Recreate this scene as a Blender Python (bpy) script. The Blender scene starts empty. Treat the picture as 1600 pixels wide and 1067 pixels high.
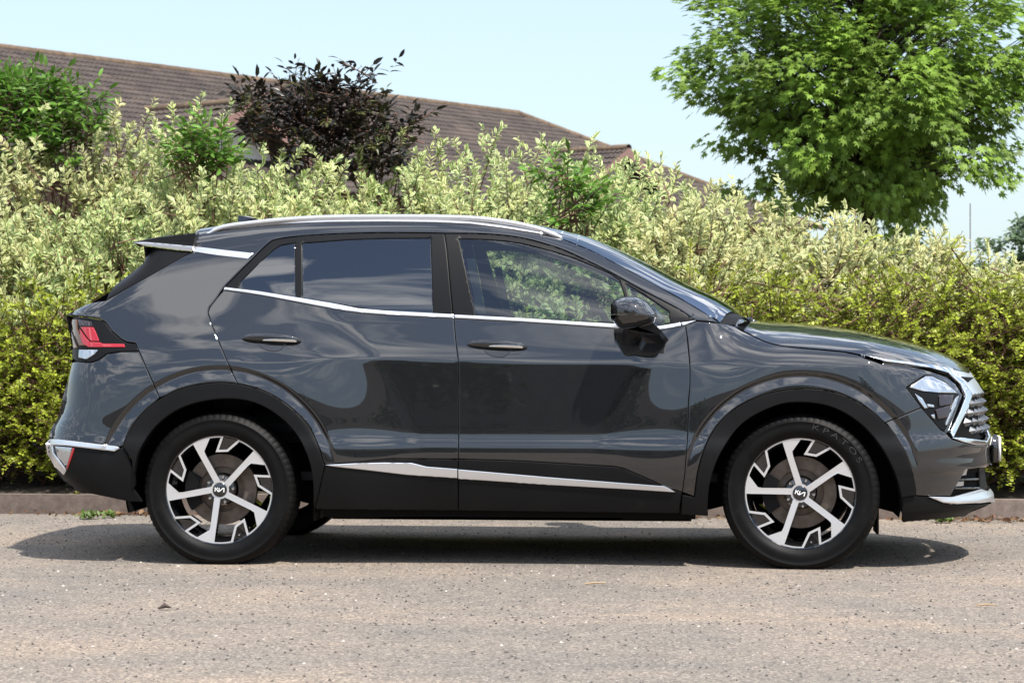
import bpy, bmesh, math, random
import numpy as np
from mathutils import Vector, Matrix
from mathutils.geometry import delaunay_2d_cdt
from math import radians, sin, cos, pi

SC = bpy.context.scene
COL = SC.collection
rng = np.random.default_rng(7)
random.seed(7)

# ------------------------------------------------------------------ camera
CAM = np.array([2.2554, -11.4733, 1.05])
TH = 0.084335
FPX = 3616.7                      # focal length in photo pixels (photo is 1600 wide)
YH = 527.5                        # horizon row in the photo
FW = np.array([-sin(TH), cos(TH), 0.0])
RT = np.array([cos(TH), sin(TH), 0.0])
UP = np.array([0.0, 0.0, 1.0])
cd = bpy.data.cameras.new('camera')
cam = bpy.data.objects.new('camera', cd)
COL.objects.link(cam)
cam.location = CAM
cam.rotation_euler = (radians(90), 0, TH)
cd.sensor_width = 36
cd.lens = FPX / 1600 * 36
cd.shift_y = -(533.5 - YH) / 1600
cd.clip_end = 2000
cd.dof.use_dof = True
cd.dof.focus_distance = 10.6
cd.dof.aperture_fstop = 8.0
SC.camera = cam

# ------------------------------------------------------------------ light
SUNV = Vector((0.40, -0.47, 1.0)).normalized()
w = bpy.data.worlds.new('World')
SC.world = w
w.use_nodes = True
nt = w.node_tree
nt.nodes.clear()
out = nt.nodes.new('ShaderNodeOutputWorld')
bg = nt.nodes.new('ShaderNodeBackground')
sky = nt.nodes.new('ShaderNodeTexSky')
sky.sky_type = 'NISHITA'
sky.sun_disc = False
sky.sun_elevation = math.asin(SUNV.z)
sky.sun_rotation = math.atan2(SUNV.x, SUNV.y)
sky.air_density = 1.0
sky.dust_density = 0.3
bg.inputs['Strength'].default_value = 0.13
# broken cloud all over the sky above the horizon haze (it shows in the paintwork)
tc = nt.nodes.new('ShaderNodeTexCoord')
sep = nt.nodes.new('ShaderNodeSeparateXYZ')
nt.links.new(tc.outputs['Generated'], sep.inputs[0])
def wmath(op, a, b=None, c=None, clamp=False):
    n = nt.nodes.new('ShaderNodeMath'); n.operation = op; n.use_clamp = clamp
    for i, v in enumerate((a, b, c)):
        if v is None: continue
        if isinstance(v, (int, float)): n.inputs[i].default_value = v
        else: nt.links.new(v, n.inputs[i])
    return n.outputs[0]
den = wmath('ADD', wmath('MAXIMUM', sep.outputs[2], 0.0), 0.12)
comb = nt.nodes.new('ShaderNodeCombineXYZ')
nt.links.new(wmath('DIVIDE', sep.outputs[0], den), comb.inputs[0])
nt.links.new(wmath('DIVIDE', sep.outputs[1], den), comb.inputs[1])
cn = nt.nodes.new('ShaderNodeTexNoise')
cn.inputs['Scale'].default_value = 3.6
cn.inputs['Detail'].default_value = 8
cn.inputs['Roughness'].default_value = 0.55
cn.inputs['Distortion'].default_value = 0.5
nt.links.new(comb.outputs[0], cn.inputs['Vector'])
cl = wmath('MULTIPLY', wmath('SUBTRACT', cn.outputs[0], 0.49), 9.0, clamp=True)
fade = wmath('MULTIPLY', wmath('SUBTRACT', sep.outputs[2], 0.17), 5.0, clamp=True)
cl = wmath('MULTIPLY', wmath('MULTIPLY', cl, fade), 0.85)
mixc = nt.nodes.new('ShaderNodeMix'); mixc.data_type = 'RGBA'
nt.links.new(cl, mixc.inputs[0])
veil = nt.nodes.new('ShaderNodeMix'); veil.data_type = 'RGBA'; veil.inputs[0].default_value = 0.2
nt.links.new(sky.outputs[0], veil.inputs[6]); veil.inputs[7].default_value = (3.8, 4.9, 7.0, 1)
nt.links.new(veil.outputs[2], mixc.inputs[6])
mixc.inputs[7].default_value = (14.0, 14.0, 14.2, 1)
hz = wmath('MULTIPLY', wmath('POWER', 2.718, wmath('MULTIPLY', wmath('MAXIMUM', sep.outputs[2], 0.0), -4.0)), 0.92)
mixh = nt.nodes.new('ShaderNodeMix'); mixh.data_type = 'RGBA'
nt.links.new(hz, mixh.inputs[0]); nt.links.new(mixc.outputs[2], mixh.inputs[6]); mixh.inputs[7].default_value = (2.95, 3.5, 3.7, 1)
nt.links.new(mixh.outputs[2], bg.inputs['Color'])
nt.links.new(bg.outputs[0], out.inputs[0])

sl = bpy.data.lights.new('sun', 'SUN')
sl.energy = 4.2
sl.angle = radians(1.3)
sl.color = (1.0, 0.955, 0.89)
so = bpy.data.objects.new('sun', sl)
so.rotation_euler = SUNV.to_track_quat('Z', 'Y').to_euler()
so.location = (0, 0, 20)
COL.objects.link(so)
SC.view_settings.view_transform = 'Standard'
SC.view_settings.look = 'None'
SC.view_settings.exposure = 0.8
SC.view_settings.gamma = 1
SC.view_settings.use_curve_mapping = False

# ------------------------------------------------------------------ materials
def new_mat(name):
    m = bpy.data.materials.new(name); m.use_nodes = True
    return m, m.node_tree, m.node_tree.nodes['Principled BSDF']
def pmat(name, col, rough=0.5, metal=0.0, coat=0.0, spec=0.5, coat_rough=0.03):
    m, t, b = new_mat(name)
    b.inputs['Base Color'].default_value = (*col, 1)
    b.inputs['Roughness'].default_value = rough
    b.inputs['Metallic'].default_value = metal
    b.inputs['Coat Weight'].default_value = coat
    b.inputs['Coat Roughness'].default_value = coat_rough
    b.inputs['Specular IOR Level'].default_value = spec
    return m
def node(t, typ, **kw):
    n = t.nodes.new(typ)
    for k, v in kw.items():
        if k in n.inputs: n.inputs[k].default_value = v
        else: setattr(n, k, v)
    return n
def ramp(t, fac, stops):
    r = t.nodes.new('ShaderNodeValToRGB')
    el = r.color_ramp.elements
    while len(el) < len(stops): el.new(0.5)
    for e, (p, c) in zip(el, stops):
        e.position = p; e.color = (*c, 1) if len(c) == 3 else c
    t.links.new(fac, r.inputs[0])
    return r.outputs[0]
def mixcol(t, fac, a, b, mode='MIX'):
    n = t.nodes.new('ShaderNodeMix'); n.data_type = 'RGBA'; n.blend_type = mode
    if isinstance(fac, (int, float)): n.inputs[0].default_value = fac
    else: t.links.new(fac, n.inputs[0])
    for i, v in ((6, a), (7, b)):
        if isinstance(v, tuple): n.inputs[i].default_value = (*v, 1) if len(v) == 3 else v
        else: t.links.new(v, n.inputs[i])
    return n.outputs[2]
def noise(t, scale, detail=4, rough=0.55, vec=None, dist=0.0):
    n = node(t, 'ShaderNodeTexNoise'); n.inputs['Scale'].default_value = scale
    n.inputs['Detail'].default_value = detail; n.inputs['Roughness'].default_value = rough
    n.inputs['Distortion'].default_value = dist
    if vec is not None: t.links.new(vec, n.inputs['Vector'])
    return n
def bump(t, h, strength, dist, bsdf):
    b = node(t, 'ShaderNodeBump'); b.inputs['Strength'].default_value = strength
    b.inputs['Distance'].default_value = dist
    t.links.new(h, b.inputs['Height']); t.links.new(b.outputs[0], bsdf.inputs['Normal'])

def mat_paint():
    m, t, b = new_mat('dark_grey_metallic_paint')
    oc = node(t, 'ShaderNodeTexCoord')
    n1 = noise(t, 900, 1, 0.5, oc.outputs['Object'])
    c = ramp(t, n1.outputs[0], [(0.35, (0.0035, 0.0038, 0.0045)), (0.7, (0.0065, 0.007, 0.008))])
    # rain-dried specks and dust
    v = node(t, 'ShaderNodeTexVoronoi', feature='F1'); v.inputs['Scale'].default_value = 75
    t.links.new(oc.outputs['Object'], v.inputs['Vector'])
    spk = ramp(t, v.outputs['Distance'], [(0.0, (1, 1, 1)), (0.10, (0, 0, 0))])
    n2 = noise(t, 5.0, 3, 0.6, oc.outputs['Object'])
    msk = ramp(t, n2.outputs[0], [(0.52, (0, 0, 0)), (0.68, (1, 1, 1))])
    f = node(t, 'ShaderNodeMath', operation='MULTIPLY')
    t.links.new(spk, f.inputs[0]); t.links.new(msk, f.inputs[1])
    f2 = node(t, 'ShaderNodeMath', operation='MULTIPLY'); f2.inputs[1].default_value = 0.35
    t.links.new(f.outputs[0], f2.inputs[0])
    c = mixcol(t, f2.outputs[0], c, (0.25, 0.24, 0.22))
    t.links.new(c, b.inputs['Base Color'])
    b.inputs['Metallic'].default_value = 0.0
    b.inputs['Specular IOR Level'].default_value = 0.15
    b.inputs['Roughness'].default_value = 0.5
    b.inputs['Coat Weight'].default_value = 1.0
    b.inputs['Coat Roughness'].default_value = 0.015
    b.inputs['Coat IOR'].default_value = 1.75
    return m
def mat_cladding():
    m, t, b = new_mat('black_grained_plastic')
    oc = node(t, 'ShaderNodeTexCoord')
    n1 = noise(t, 3.0, 4, 0.6, oc.outputs['Object'])
    c = ramp(t, n1.outputs[0], [(0.3, (0.0022, 0.0022, 0.0024)), (0.62, (0.0042, 0.0042, 0.0045)), (0.85, (0.013, 0.0118, 0.0105))])
    t.links.new(c, b.inputs['Base Color'])
    b.inputs['Roughness'].default_value = 0.55
    b.inputs['Specular IOR Level'].default_value = 0.2
    n2 = noise(t, 700, 2, 0.5, oc.outputs['Object'])
    bump(t, n2.outputs[0], 0.15, 0.001, b)
    return m
def mat_glass(name, tint, trans, ior=1.62):
    m = bpy.data.materials.new(name); m.use_nodes = True
    t = m.node_tree; t.nodes.clear()
    o = node(t, 'ShaderNodeOutputMaterial')
    tr = node(t, 'ShaderNodeBsdfTransparent'); tr.inputs[0].default_value = (*[c * trans for c in tint], 1)
    gl = node(t, 'ShaderNodeBsdfGlossy'); gl.inputs['Roughness'].default_value = 0.01
    gl.inputs['Color'].default_value = (0.95, 0.97, 1, 1)
    fr = node(t, 'ShaderNodeFresnel'); fr.inputs['IOR'].default_value = ior
    mx = node(t, 'ShaderNodeMixShader')
    t.links.new(fr.outputs[0], mx.inputs[0]); t.links.new(tr.outputs[0], mx.inputs[1]); t.links.new(gl.outputs[0], mx.inputs[2])
    t.links.new(mx.outputs[0], o.inputs[0])
    return m
def mat_rubber():
    m, t, b = new_mat('tyre_rubber')
    oc = node(t, 'ShaderNodeTexCoord')
    n1 = noise(t, 14, 4, 0.6, oc.outputs['Object'])
    c = ramp(t, n1.outputs[0], [(0.35, (0.002, 0.002, 0.0021)), (0.62, (0.004, 0.0038, 0.0036)), (0.82, (0.016, 0.014, 0.012))])
    t.links.new(c, b.inputs['Base Color']); b.inputs['Roughness'].default_value = 0.55
    b.inputs['Specular IOR Level'].default_value = 0.16
    return m
def mat_disc():
    m, t, b = new_mat('brake_disc_steel')
    oc = node(t, 'ShaderNodeTexCoord')
    n1 = noise(t, 20, 4, 0.6, oc.outputs['Object'])
    c = ramp(t, n1.outputs[0], [(0.3, (0.10, 0.075, 0.055)), (0.75, (0.19, 0.155, 0.13))])
    t.links.new(c, b.inputs['Base Color']); b.inputs['Metallic'].default_value = 0.7; b.inputs['Roughness'].default_value = 0.5
    return m
M = dict(
    paint=mat_paint(), clad=mat_cladding(), rubber=mat_rubber(), disc=mat_disc(),
    gloss=pmat('gloss_black', (0.006, 0.006, 0.007), 0.12, coat=1.0),
    frame=pmat('satin_black_frame', (0.005, 0.005, 0.0055), 0.42, spec=.16),
    black=pmat('deep_black', (0.004, 0.004, 0.004), 0.8, spec=0.1),
    interior=pmat('dark_interior_cloth', (0.018, 0.018, 0.02), 0.85),
    lining=pmat('pale_grey_headlining', (0.30, 0.30, 0.29), 0.9),
    satin=pmat('satin_silver', (0.74, 0.74, 0.75), 0.28, metal=0.85),
    chrome=pmat('bright_chrome', (0.86, 0.87, 0.88), 0.07, metal=1.0),
    machined=pmat('machined_alloy', (0.80, 0.80, 0.80), 0.33, metal=0.75),
    steel=pmat('nut_steel', (0.6, 0.6, 0.6), 0.25, metal=1.0),
    gem=pmat('dark_chrome_grille', (0.19, 0.195, 0.20), 0.22, metal=1.0),
    red=pmat('red_lens', (0.36, 0.008, 0.014), 0.08, coat=1.0),
    darkred=pmat('dark_red_lens', (0.014, 0.003, 0.004), 0.08, coat=1.0),
    amber=pmat('smoked_amber_lens', (0.12, 0.045, 0.015), 0.06, coat=1.0),
    clear=pmat('clear_lens_reflector', (0.5, 0.52, 0.54), 0.12, metal=0.85, coat=1.0),
    white=pmat('white_plate', (0.8, 0.8, 0.78), 0.4),
    glass=mat_glass('clear_car_glass', (0.80, 0.90, 0.90), 0.74, 1.75),
    screen=mat_glass('windscreen_glass', (0.6, 0.85, 0.85), 0.35, 5.0),
    privacy=mat_glass('privacy_glass', (0.5, 0.5, 0.52), 0.07, 2.0),
)

# ------------------------------------------------------------------ mesh helpers
def link(name, me, parent=None):
    o = bpy.data.objects.new(name, me); COL.objects.link(o)
    if parent is not None: o.parent = parent
    return o
def mesh_obj(name, verts, faces, mat, parent=None, smooth=False, normals=None):
    me = bpy.data.meshes.new(name)
    me.from_pydata([tuple(map(float, v)) for v in verts], [], [tuple(map(int, f)) for f in faces])
    if mat is not None: me.materials.append(mat)
    if smooth or normals is not None:
        me.polygons.foreach_set('use_smooth', np.ones(len(me.polygons), dtype=bool))
    if normals is not None:
        me.normals_split_custom_set_from_vertices([tuple(map(float, n)) for n in normals])
    me.update()
    return link(name, me, parent)
def fast_mesh(name, V, F, mat, smooth=False, uv=None, col=None):
    """numpy triangles -> mesh data"""
    me = bpy.data.meshes.new(name)
    n, k = len(F), F.shape[1]
    me.vertices.add(len(V)); me.vertices.foreach_set('co', np.asarray(V, np.float32).ravel())
    me.loops.add(n * k); me.loops.foreach_set('vertex_index', F.astype(np.int32).ravel())
    me.polygons.add(n); me.polygons.foreach_set('loop_start', np.arange(0, n * k, k, dtype=np.int32))
    me.polygons.foreach_set('loop_total', np.full(n, k, dtype=np.int32))
    if smooth: me.polygons.foreach_set('use_smooth', np.ones(n, dtype=bool))
    if uv is not None:
        l = me.uv_layers.new(name='UVMap'); l.data.foreach_set('uv', np.asarray(uv, np.float32)[F.ravel()].ravel())
    if col is not None:
        a = me.attributes.new('tint', 'FLOAT_COLOR', 'POINT'); a.data.foreach_set('color', np.asarray(col, np.float32).ravel())
    me.materials.append(mat); me.update(); me.validate()
    return me
def bm_obj(name, bm, mat, parent=None, smooth=False):
    me = bpy.data.meshes.new(name); bm.normal_update(); bm.to_mesh(me); bm.free()
    me.materials.append(mat)
    if smooth: me.polygons.foreach_set('use_smooth', np.ones(len(me.polygons), dtype=bool))
    return link(name, me, parent)
def rbox(name, lo, hi, mat, parent=None, bevel=0.02, seg=2, rot=None):
    bm = bmesh.new(); bmesh.ops.create_cube(bm, size=1)
    lo, hi = np.array(lo, float), np.array(hi, float)
    for v in bm.verts: v.co = Vector(((lo + hi) / 2 + np.array(v.co) * (hi - lo)))
    if bevel: bmesh.ops.bevel(bm, geom=bm.edges[:], offset=bevel, segments=seg, affect='EDGES')
    if rot is not None:
        c = Vector((lo + hi) / 2); bmesh.ops.rotate(bm, verts=bm.verts, cent=c, matrix=rot)
    return bm_obj(name, bm, mat, parent, smooth=bool(bevel))
def tag(o, label, cat=None, group=None, kind=None):
    o['label'] = label
    if cat: o['category'] = cat
    if group: o['group'] = group
    if kind: o['kind'] = kind
    return o
def empty(name, loc=(0, 0, 0)):
    o = bpy.data.objects.new(name, None); COL.objects.link(o); o.location = loc; o.empty_display_size = 0.2
    return o
def cpt(px, py, depth):
    """point seen at photo pixel (px,py) at a given distance along the view axis"""
    return CAM + depth * (FW + RT * (px - 800) / FPX + UP * (YH - py) / FPX)
def lathe(prof, n=96, axis='y', closed=False):
    """prof: list of (r, y); returns verts, quads around the y axis"""
    V, F = [], []
    k = len(prof)
    for i in range(n):
        a = 2 * pi * i / n
        for r, y in prof: V.append((r * cos(a), y, r * sin(a)))
    for i in range(n):
        j = (i + 1) % n
        for q in range(k - 1): F.append((i * k + q, i * k + q + 1, j * k + q + 1, j * k + q))
    return V, F
def tube_np(paths, radii, sides=4):
    """list of polylines (n,3) -> triangles"""
    Vs, Fs, off = [], [], 0
    for P, R in zip(paths, radii):
        P = np.asarray(P, float); n = len(P)
        R = np.broadcast_to(np.asarray(R, float), (n,))
        d = np.gradient(P, axis=0); d /= np.linalg.norm(d, axis=1)[:, None] + 1e-9
        ref = np.where(np.abs(d[:, 2:3]) > 0.9, np.array([[1.0, 0, 0]]), np.array([[0, 0, 1.0]]))
        u = np.cross(d, ref); u /= np.linalg.norm(u, axis=1)[:, None] + 1e-9
        v = np.cross(d, u)
        a = np.arange(sides) * 2 * pi / sides
        ring = P[:, None] + R[:, None, None] * (u[:, None] * np.cos(a)[None, :, None] + v[:, None] * np.sin(a)[None, :, None])
        Vs.append(ring.reshape(-1, 3))
        i = np.arange(n - 1)[:, None] * sides; s = np.arange(sides)[None]; s2 = (s + 1) % sides
        q = np.stack([i + s, i + s2, i + sides + s2, i + sides + s], -1).reshape(-1, 4) + off
        Fs.append(q); off += n * sides
    return np.concatenate(Vs), np.concatenate(Fs)

# =================================================================== CAR BODY SURFACE
def smooth(a, b, x):
    t = np.clip((x - a) / (b - a), 0, 1); return t * t * (3 - 2 * t)
def lut(xs, ys, sm=0.0):
    """monotone cubic table, lightly smoothed"""
    xs, ys = np.array(xs, float), np.array(ys, float)
    h = np.diff(xs); dl = np.diff(ys) / h
    m = np.zeros(len(xs)); m[0], m[-1] = dl[0], dl[-1]
    for i in range(1, len(xs) - 1):
        if dl[i - 1] * dl[i] > 0:
            w1, w2 = 2 * h[i] + h[i - 1], h[i] + 2 * h[i - 1]
            m[i] = (w1 + w2) / (w1 / dl[i - 1] + w2 / dl[i])
    X = np.linspace(xs[0], xs[-1], 3000)
    k = np.clip(np.searchsorted(xs, X) - 1, 0, len(xs) - 2)
    t = (X - xs[k]) / h[k]
    Y = ((2*t**3 - 3*t**2 + 1) * ys[k] + (t**3 - 2*t**2 + t) * h[k] * m[k] + (-2*t**3 + 3*t**2) * ys[k+1] + (t**3 - t**2) * h[k] * m[k+1])
    if sm > 0:
        n = max(3, int(sm / (X[1] - X[0])) | 1)
        for _ in range(2):
            P = np.concatenate([2 * Y[0] - Y[n//2:0:-1], Y, 2 * Y[-1] - Y[-2:-n//2 - 1:-1]])
            Y = np.convolve(P, np.ones(n) / n, 'valid')[:3000]
    return lambda q: np.interp(q, X, Y)
Bz = lut([.10,.18,.26,.34,.42,.48,.53,.56,.60,.64,.70,.80,.88,.96], [.775,.825,.858,.880,.8955,.9005,.901,.8975,.8895,.8865,.885,.882,.8795,.877], .02)
Tz = lut([0,.015,.055,.115,.175,.255,.355,.455,.555,.605,.645,.675,.69,.697,.70], [0,.0048,.018,.036,.0535,.077,.111,.152,.203,.238,.283,.353,.443,.583,.89], .006)
ZT = lut([-.9,-.45,-.19,-.02,.2,.465,.72,.97,1.13,1.3,1.465,1.55,1.8], [1.50,1.56,1.594,1.618,1.641,1.653,1.656,1.653,1.643,1.623,1.596,1.578,1.535], .08)
ZHd = lut([1.5,2.2,2.4,2.47,2.617,2.774,2.94,3.105,3.273,3.382,3.471,3.52,3.60], [1.15,1.145,1.138,1.132,1.127,1.114,1.094,1.061,1.021,.984,.940,.90,.82], .05)
T2 = lut([0,.15,.3,.45,.6,.75,.87,.95,1.0], [0,.010,.030,.072,.145,.27,.44,.64,.93], .05)
XW = lut([.9,1.0,1.10,1.14,1.226,1.31,1.417,1.498,1.545,1.575,1.60,1.70], [2.455,2.46,2.462,2.445,2.335,2.16,1.955,1.785,1.67,1.57,1.50,1.25], .03)
XF = lut([.10,.20,.226,.263,.294,.327,.43,.445,.515,.543,.589,.613,.70,.779,.884,.93,1.0,1.15], [3.40,3.505,3.555,3.635,3.635,3.615,3.61,3.63,3.625,3.635,3.64,3.62,3.61,3.595,3.54,3.52,3.46,3.3], .012)
XR = lut([.10,.25,.318,.339,.381,.47,.528,.567,.625,.674,.732,.849,.955,.992,1.077,1.155,1.19,1.218,1.421,1.5,1.66], [-.63,-.72,-.78,-.81,-.865,-.918,-.925,-.922,-.908,-.88,-.858,-.842,-.822,-.822,-.832,-.842,-.81,-.76,-.475,-.45,-.43], .015)
DEBUG = False
HUBS = ((0.0, .345), (2.68, .345))
def capped(R, c, p):
    k = np.abs(c) ** p
    return np.where(c > 0, np.where(R > 0, R * k, R), np.minimum(R, -k))
def H(x, z):
    x = np.asarray(x, float); z = np.asarray(z, float)
    zh = ZHd(x)
    zc = .956 - .0195 * (np.clip(x, -.9, 2.5) - .5)
    zc = np.minimum(zc, zh - .17)
    # flares round the wheels with the groove that frames each arch
    fl = 0
    for (hx, hz), rc, rg in zip(HUBS, (.507, .492), (.556, .530)):
        r = np.hypot(x - hx, z - hz)
        fl = np.maximum(fl, .045 * (1 - smooth(.50, .98, r)))
        up = smooth(.42, .62, z)
        g = np.clip((r - rc) / (rg - rc), 0, 1) * (1 - smooth(rg, rg + .022, r))
        fl = fl - .013 * g * up
    base = Bz(np.minimum(z, zc)) + fl
    s = z - zc
    wd = .004 + .10 * (1 - smooth(.15, .55, x)) + .07 * smooth(2.15, 2.45, x)
    su = .5 * (s + np.sqrt(s * s + wd * wd)) 
    zz = su + zc
    ze = np.where(zz > 1.12, 1.12 + (zz - 1.12) * .525 / (ZT(x) - 1.12), zz)
    # the table is written for a crease at .945
    sT = np.where(ze < 1.12, (ze - zc) * (.175 / (1.12 - zc)), .175 + (ze - 1.12))
    U = base - Tz(np.clip(sT, 0, .70)) - np.maximum(sT - .70, 0) * 30
    tw = (x - (XW(z) - 1.0))
    cw = 1 - np.clip(tw, 0, None) ** 10
    Hg = capped(U, cw, .27)
    q = (z - zc) / (zh - zc)
    Hh = base - T2(np.clip(np.where(q < 0, 0, q), 0, 1)) - np.maximum(q - 1, 0) * 30
    hb = smooth(2.25, 2.6, x)
    Hl = np.where(z < zh, (1 - hb) * U + hb * Hh, -1.0)
    R = np.where(x > 1.9, np.maximum(Hl, Hg), Hg)
    tf = np.clip((x - 2.75) / (XF(z) - 2.75), 0, None)
    cf = 1 - tf ** 4
    R = capped(R, cf, 1 / 1.8)
    tr = np.clip((-.15 - x) / (-.15 - XR(z)), 0, None)
    cr = 1 - tr ** 9
    R = capped(R, cr, 1 / 2.2)
    return np.maximum(R, -1.0)
def surf_normal(x, z, h=.003):
    hx = (H(x + h, z) - H(x - h, z)) / (2 * h); hz = (H(x, z + h) - H(x, z - h)) / (2 * h)
    n = np.stack([-hx, -np.ones_like(hx), -hz], -1)
    return n / np.linalg.norm(n, axis=-1)[..., None]
def unproject(pts):
    """photo pixels -> points on the near side of the body (first hit of each sight line)"""
    pts = np.asarray(pts, float)
    d = FW + np.outer(pts[:, 0] - 800, RT) / FPX + np.outer(YH - pts[:, 1], UP) / FPX
    d = d / d[:, 1:2]
    def at(y): return CAM[0] + d[:, 0] * (y - CAM[1]), CAM[2] + d[:, 2] * (y - CAM[1])
    ys = np.linspace(-.99, -.02, 140)
    g = np.stack([-y - H(*at(y)) for y in ys])            # >0 outside
    hit = g <= 0
    any_ = hit.any(0); i = np.where(any_, hit.argmax(0), 0)
    lo = ys[np.maximum(i - 1, 0)].copy(); hi = ys[i].copy()
    for _ in range(22):
        mid = (lo + hi) / 2; x, z = at(mid)
        ins = (-mid - H(x, z)) <= 0
        hi = np.where(ins, mid, hi); lo = np.where(ins, lo, mid)
    best = ys[g.argmin(0)]
    y = np.where(any_, hi, best)
    if DEBUG and (~any_).sum() > 3: print('MISS', (~any_).sum(), len(pts), pts[~any_].mean(0))
    x, z = at(y)
    return np.stack([x, y, z], -1)
def plane_pts(pts, y):
    pts = np.asarray(pts, float)
    d = FW + np.outer(pts[:, 0] - 800, RT) / FPX + np.outer(YH - pts[:, 1], UP) / FPX
    k = (np.asarray(y) - CAM[1]) / d[:, 1]
    return CAM + d * k[:, None]

# ------------------------------------------------------------------ panel builder
def resample(poly, step, closed=True):
    P = np.asarray(poly, float); out = []
    n = len(P)
    for i in range(n if closed else n - 1):
        a, b = P[i], P[(i + 1) % n]; L = np.hypot(*(b - a)); k = max(1, int(round(L / step)))
        for j in range(k): out.append(a + (b - a) * j / k)
    if not closed: out.append(P[-1])
    return np.array(out)
def cat(pts, sub=6):
    """Catmull-Rom through open points"""
    P = np.asarray(pts, float); P = np.vstack([2 * P[0] - P[1], P, 2 * P[-1] - P[-2]]); o = []
    for i in range(1, len(P) - 2):
        for t in np.arange(sub) / sub:
            o.append(.5 * ((2 * P[i]) + (-P[i-1] + P[i+1]) * t + (2*P[i-1] - 5*P[i] + 4*P[i+1] - P[i+2]) * t*t + (-P[i-1] + 3*P[i] - 3*P[i+1] + P[i+2]) * t**3))
    o.append(P[-2]); return [tuple(p) for p in o]
def area2(P): return np.sum(P[:, 0] * np.roll(P[:, 1], -1) - np.roll(P[:, 0], -1) * P[:, 1])
def inset(P, d):
    """move a closed polygon inwards by d (pixels)"""
    s = 1 if area2(P) > 0 else -1
    e = np.roll(P, -1, 0) - P; e /= np.linalg.norm(e, axis=1)[:, None] + 1e-9
    n = np.stack([-e[:, 1], e[:, 0]], -1) * s
    m = n + np.roll(n, 1, 0); q = np.linalg.norm(m, axis=1)[:, None]
    m = m / np.maximum(q, .5); 
    c = np.maximum((m * n).sum(1), .5)[:, None]
    return P + m * d / c
def in_poly(pts, P):
    x, y = pts[:, 0], pts[:, 1]; r = np.zeros(len(pts), bool); n = len(P)
    for i in range(n):
        x1, y1 = P[i]; x2, y2 = P[(i + 1) % n]
        c = ((y1 > y) != (y2 > y)) & (x < (x2 - x1) * (y - y1) / (y2 - y1 + 1e-12) + x1)
        r ^= c
    return r
def dist_poly(pts, P):
    d = np.full(len(pts), 1e9)
    for i in range(len(P)):
        a, b = P[i], P[(i + 1) % len(P)]; ab = b - a
        t = np.clip(((pts - a) @ ab) / (ab @ ab + 1e-12), 0, 1)
        d = np.minimum(d, np.hypot(*(pts - a - t[:, None] * ab).T))
    return d
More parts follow.
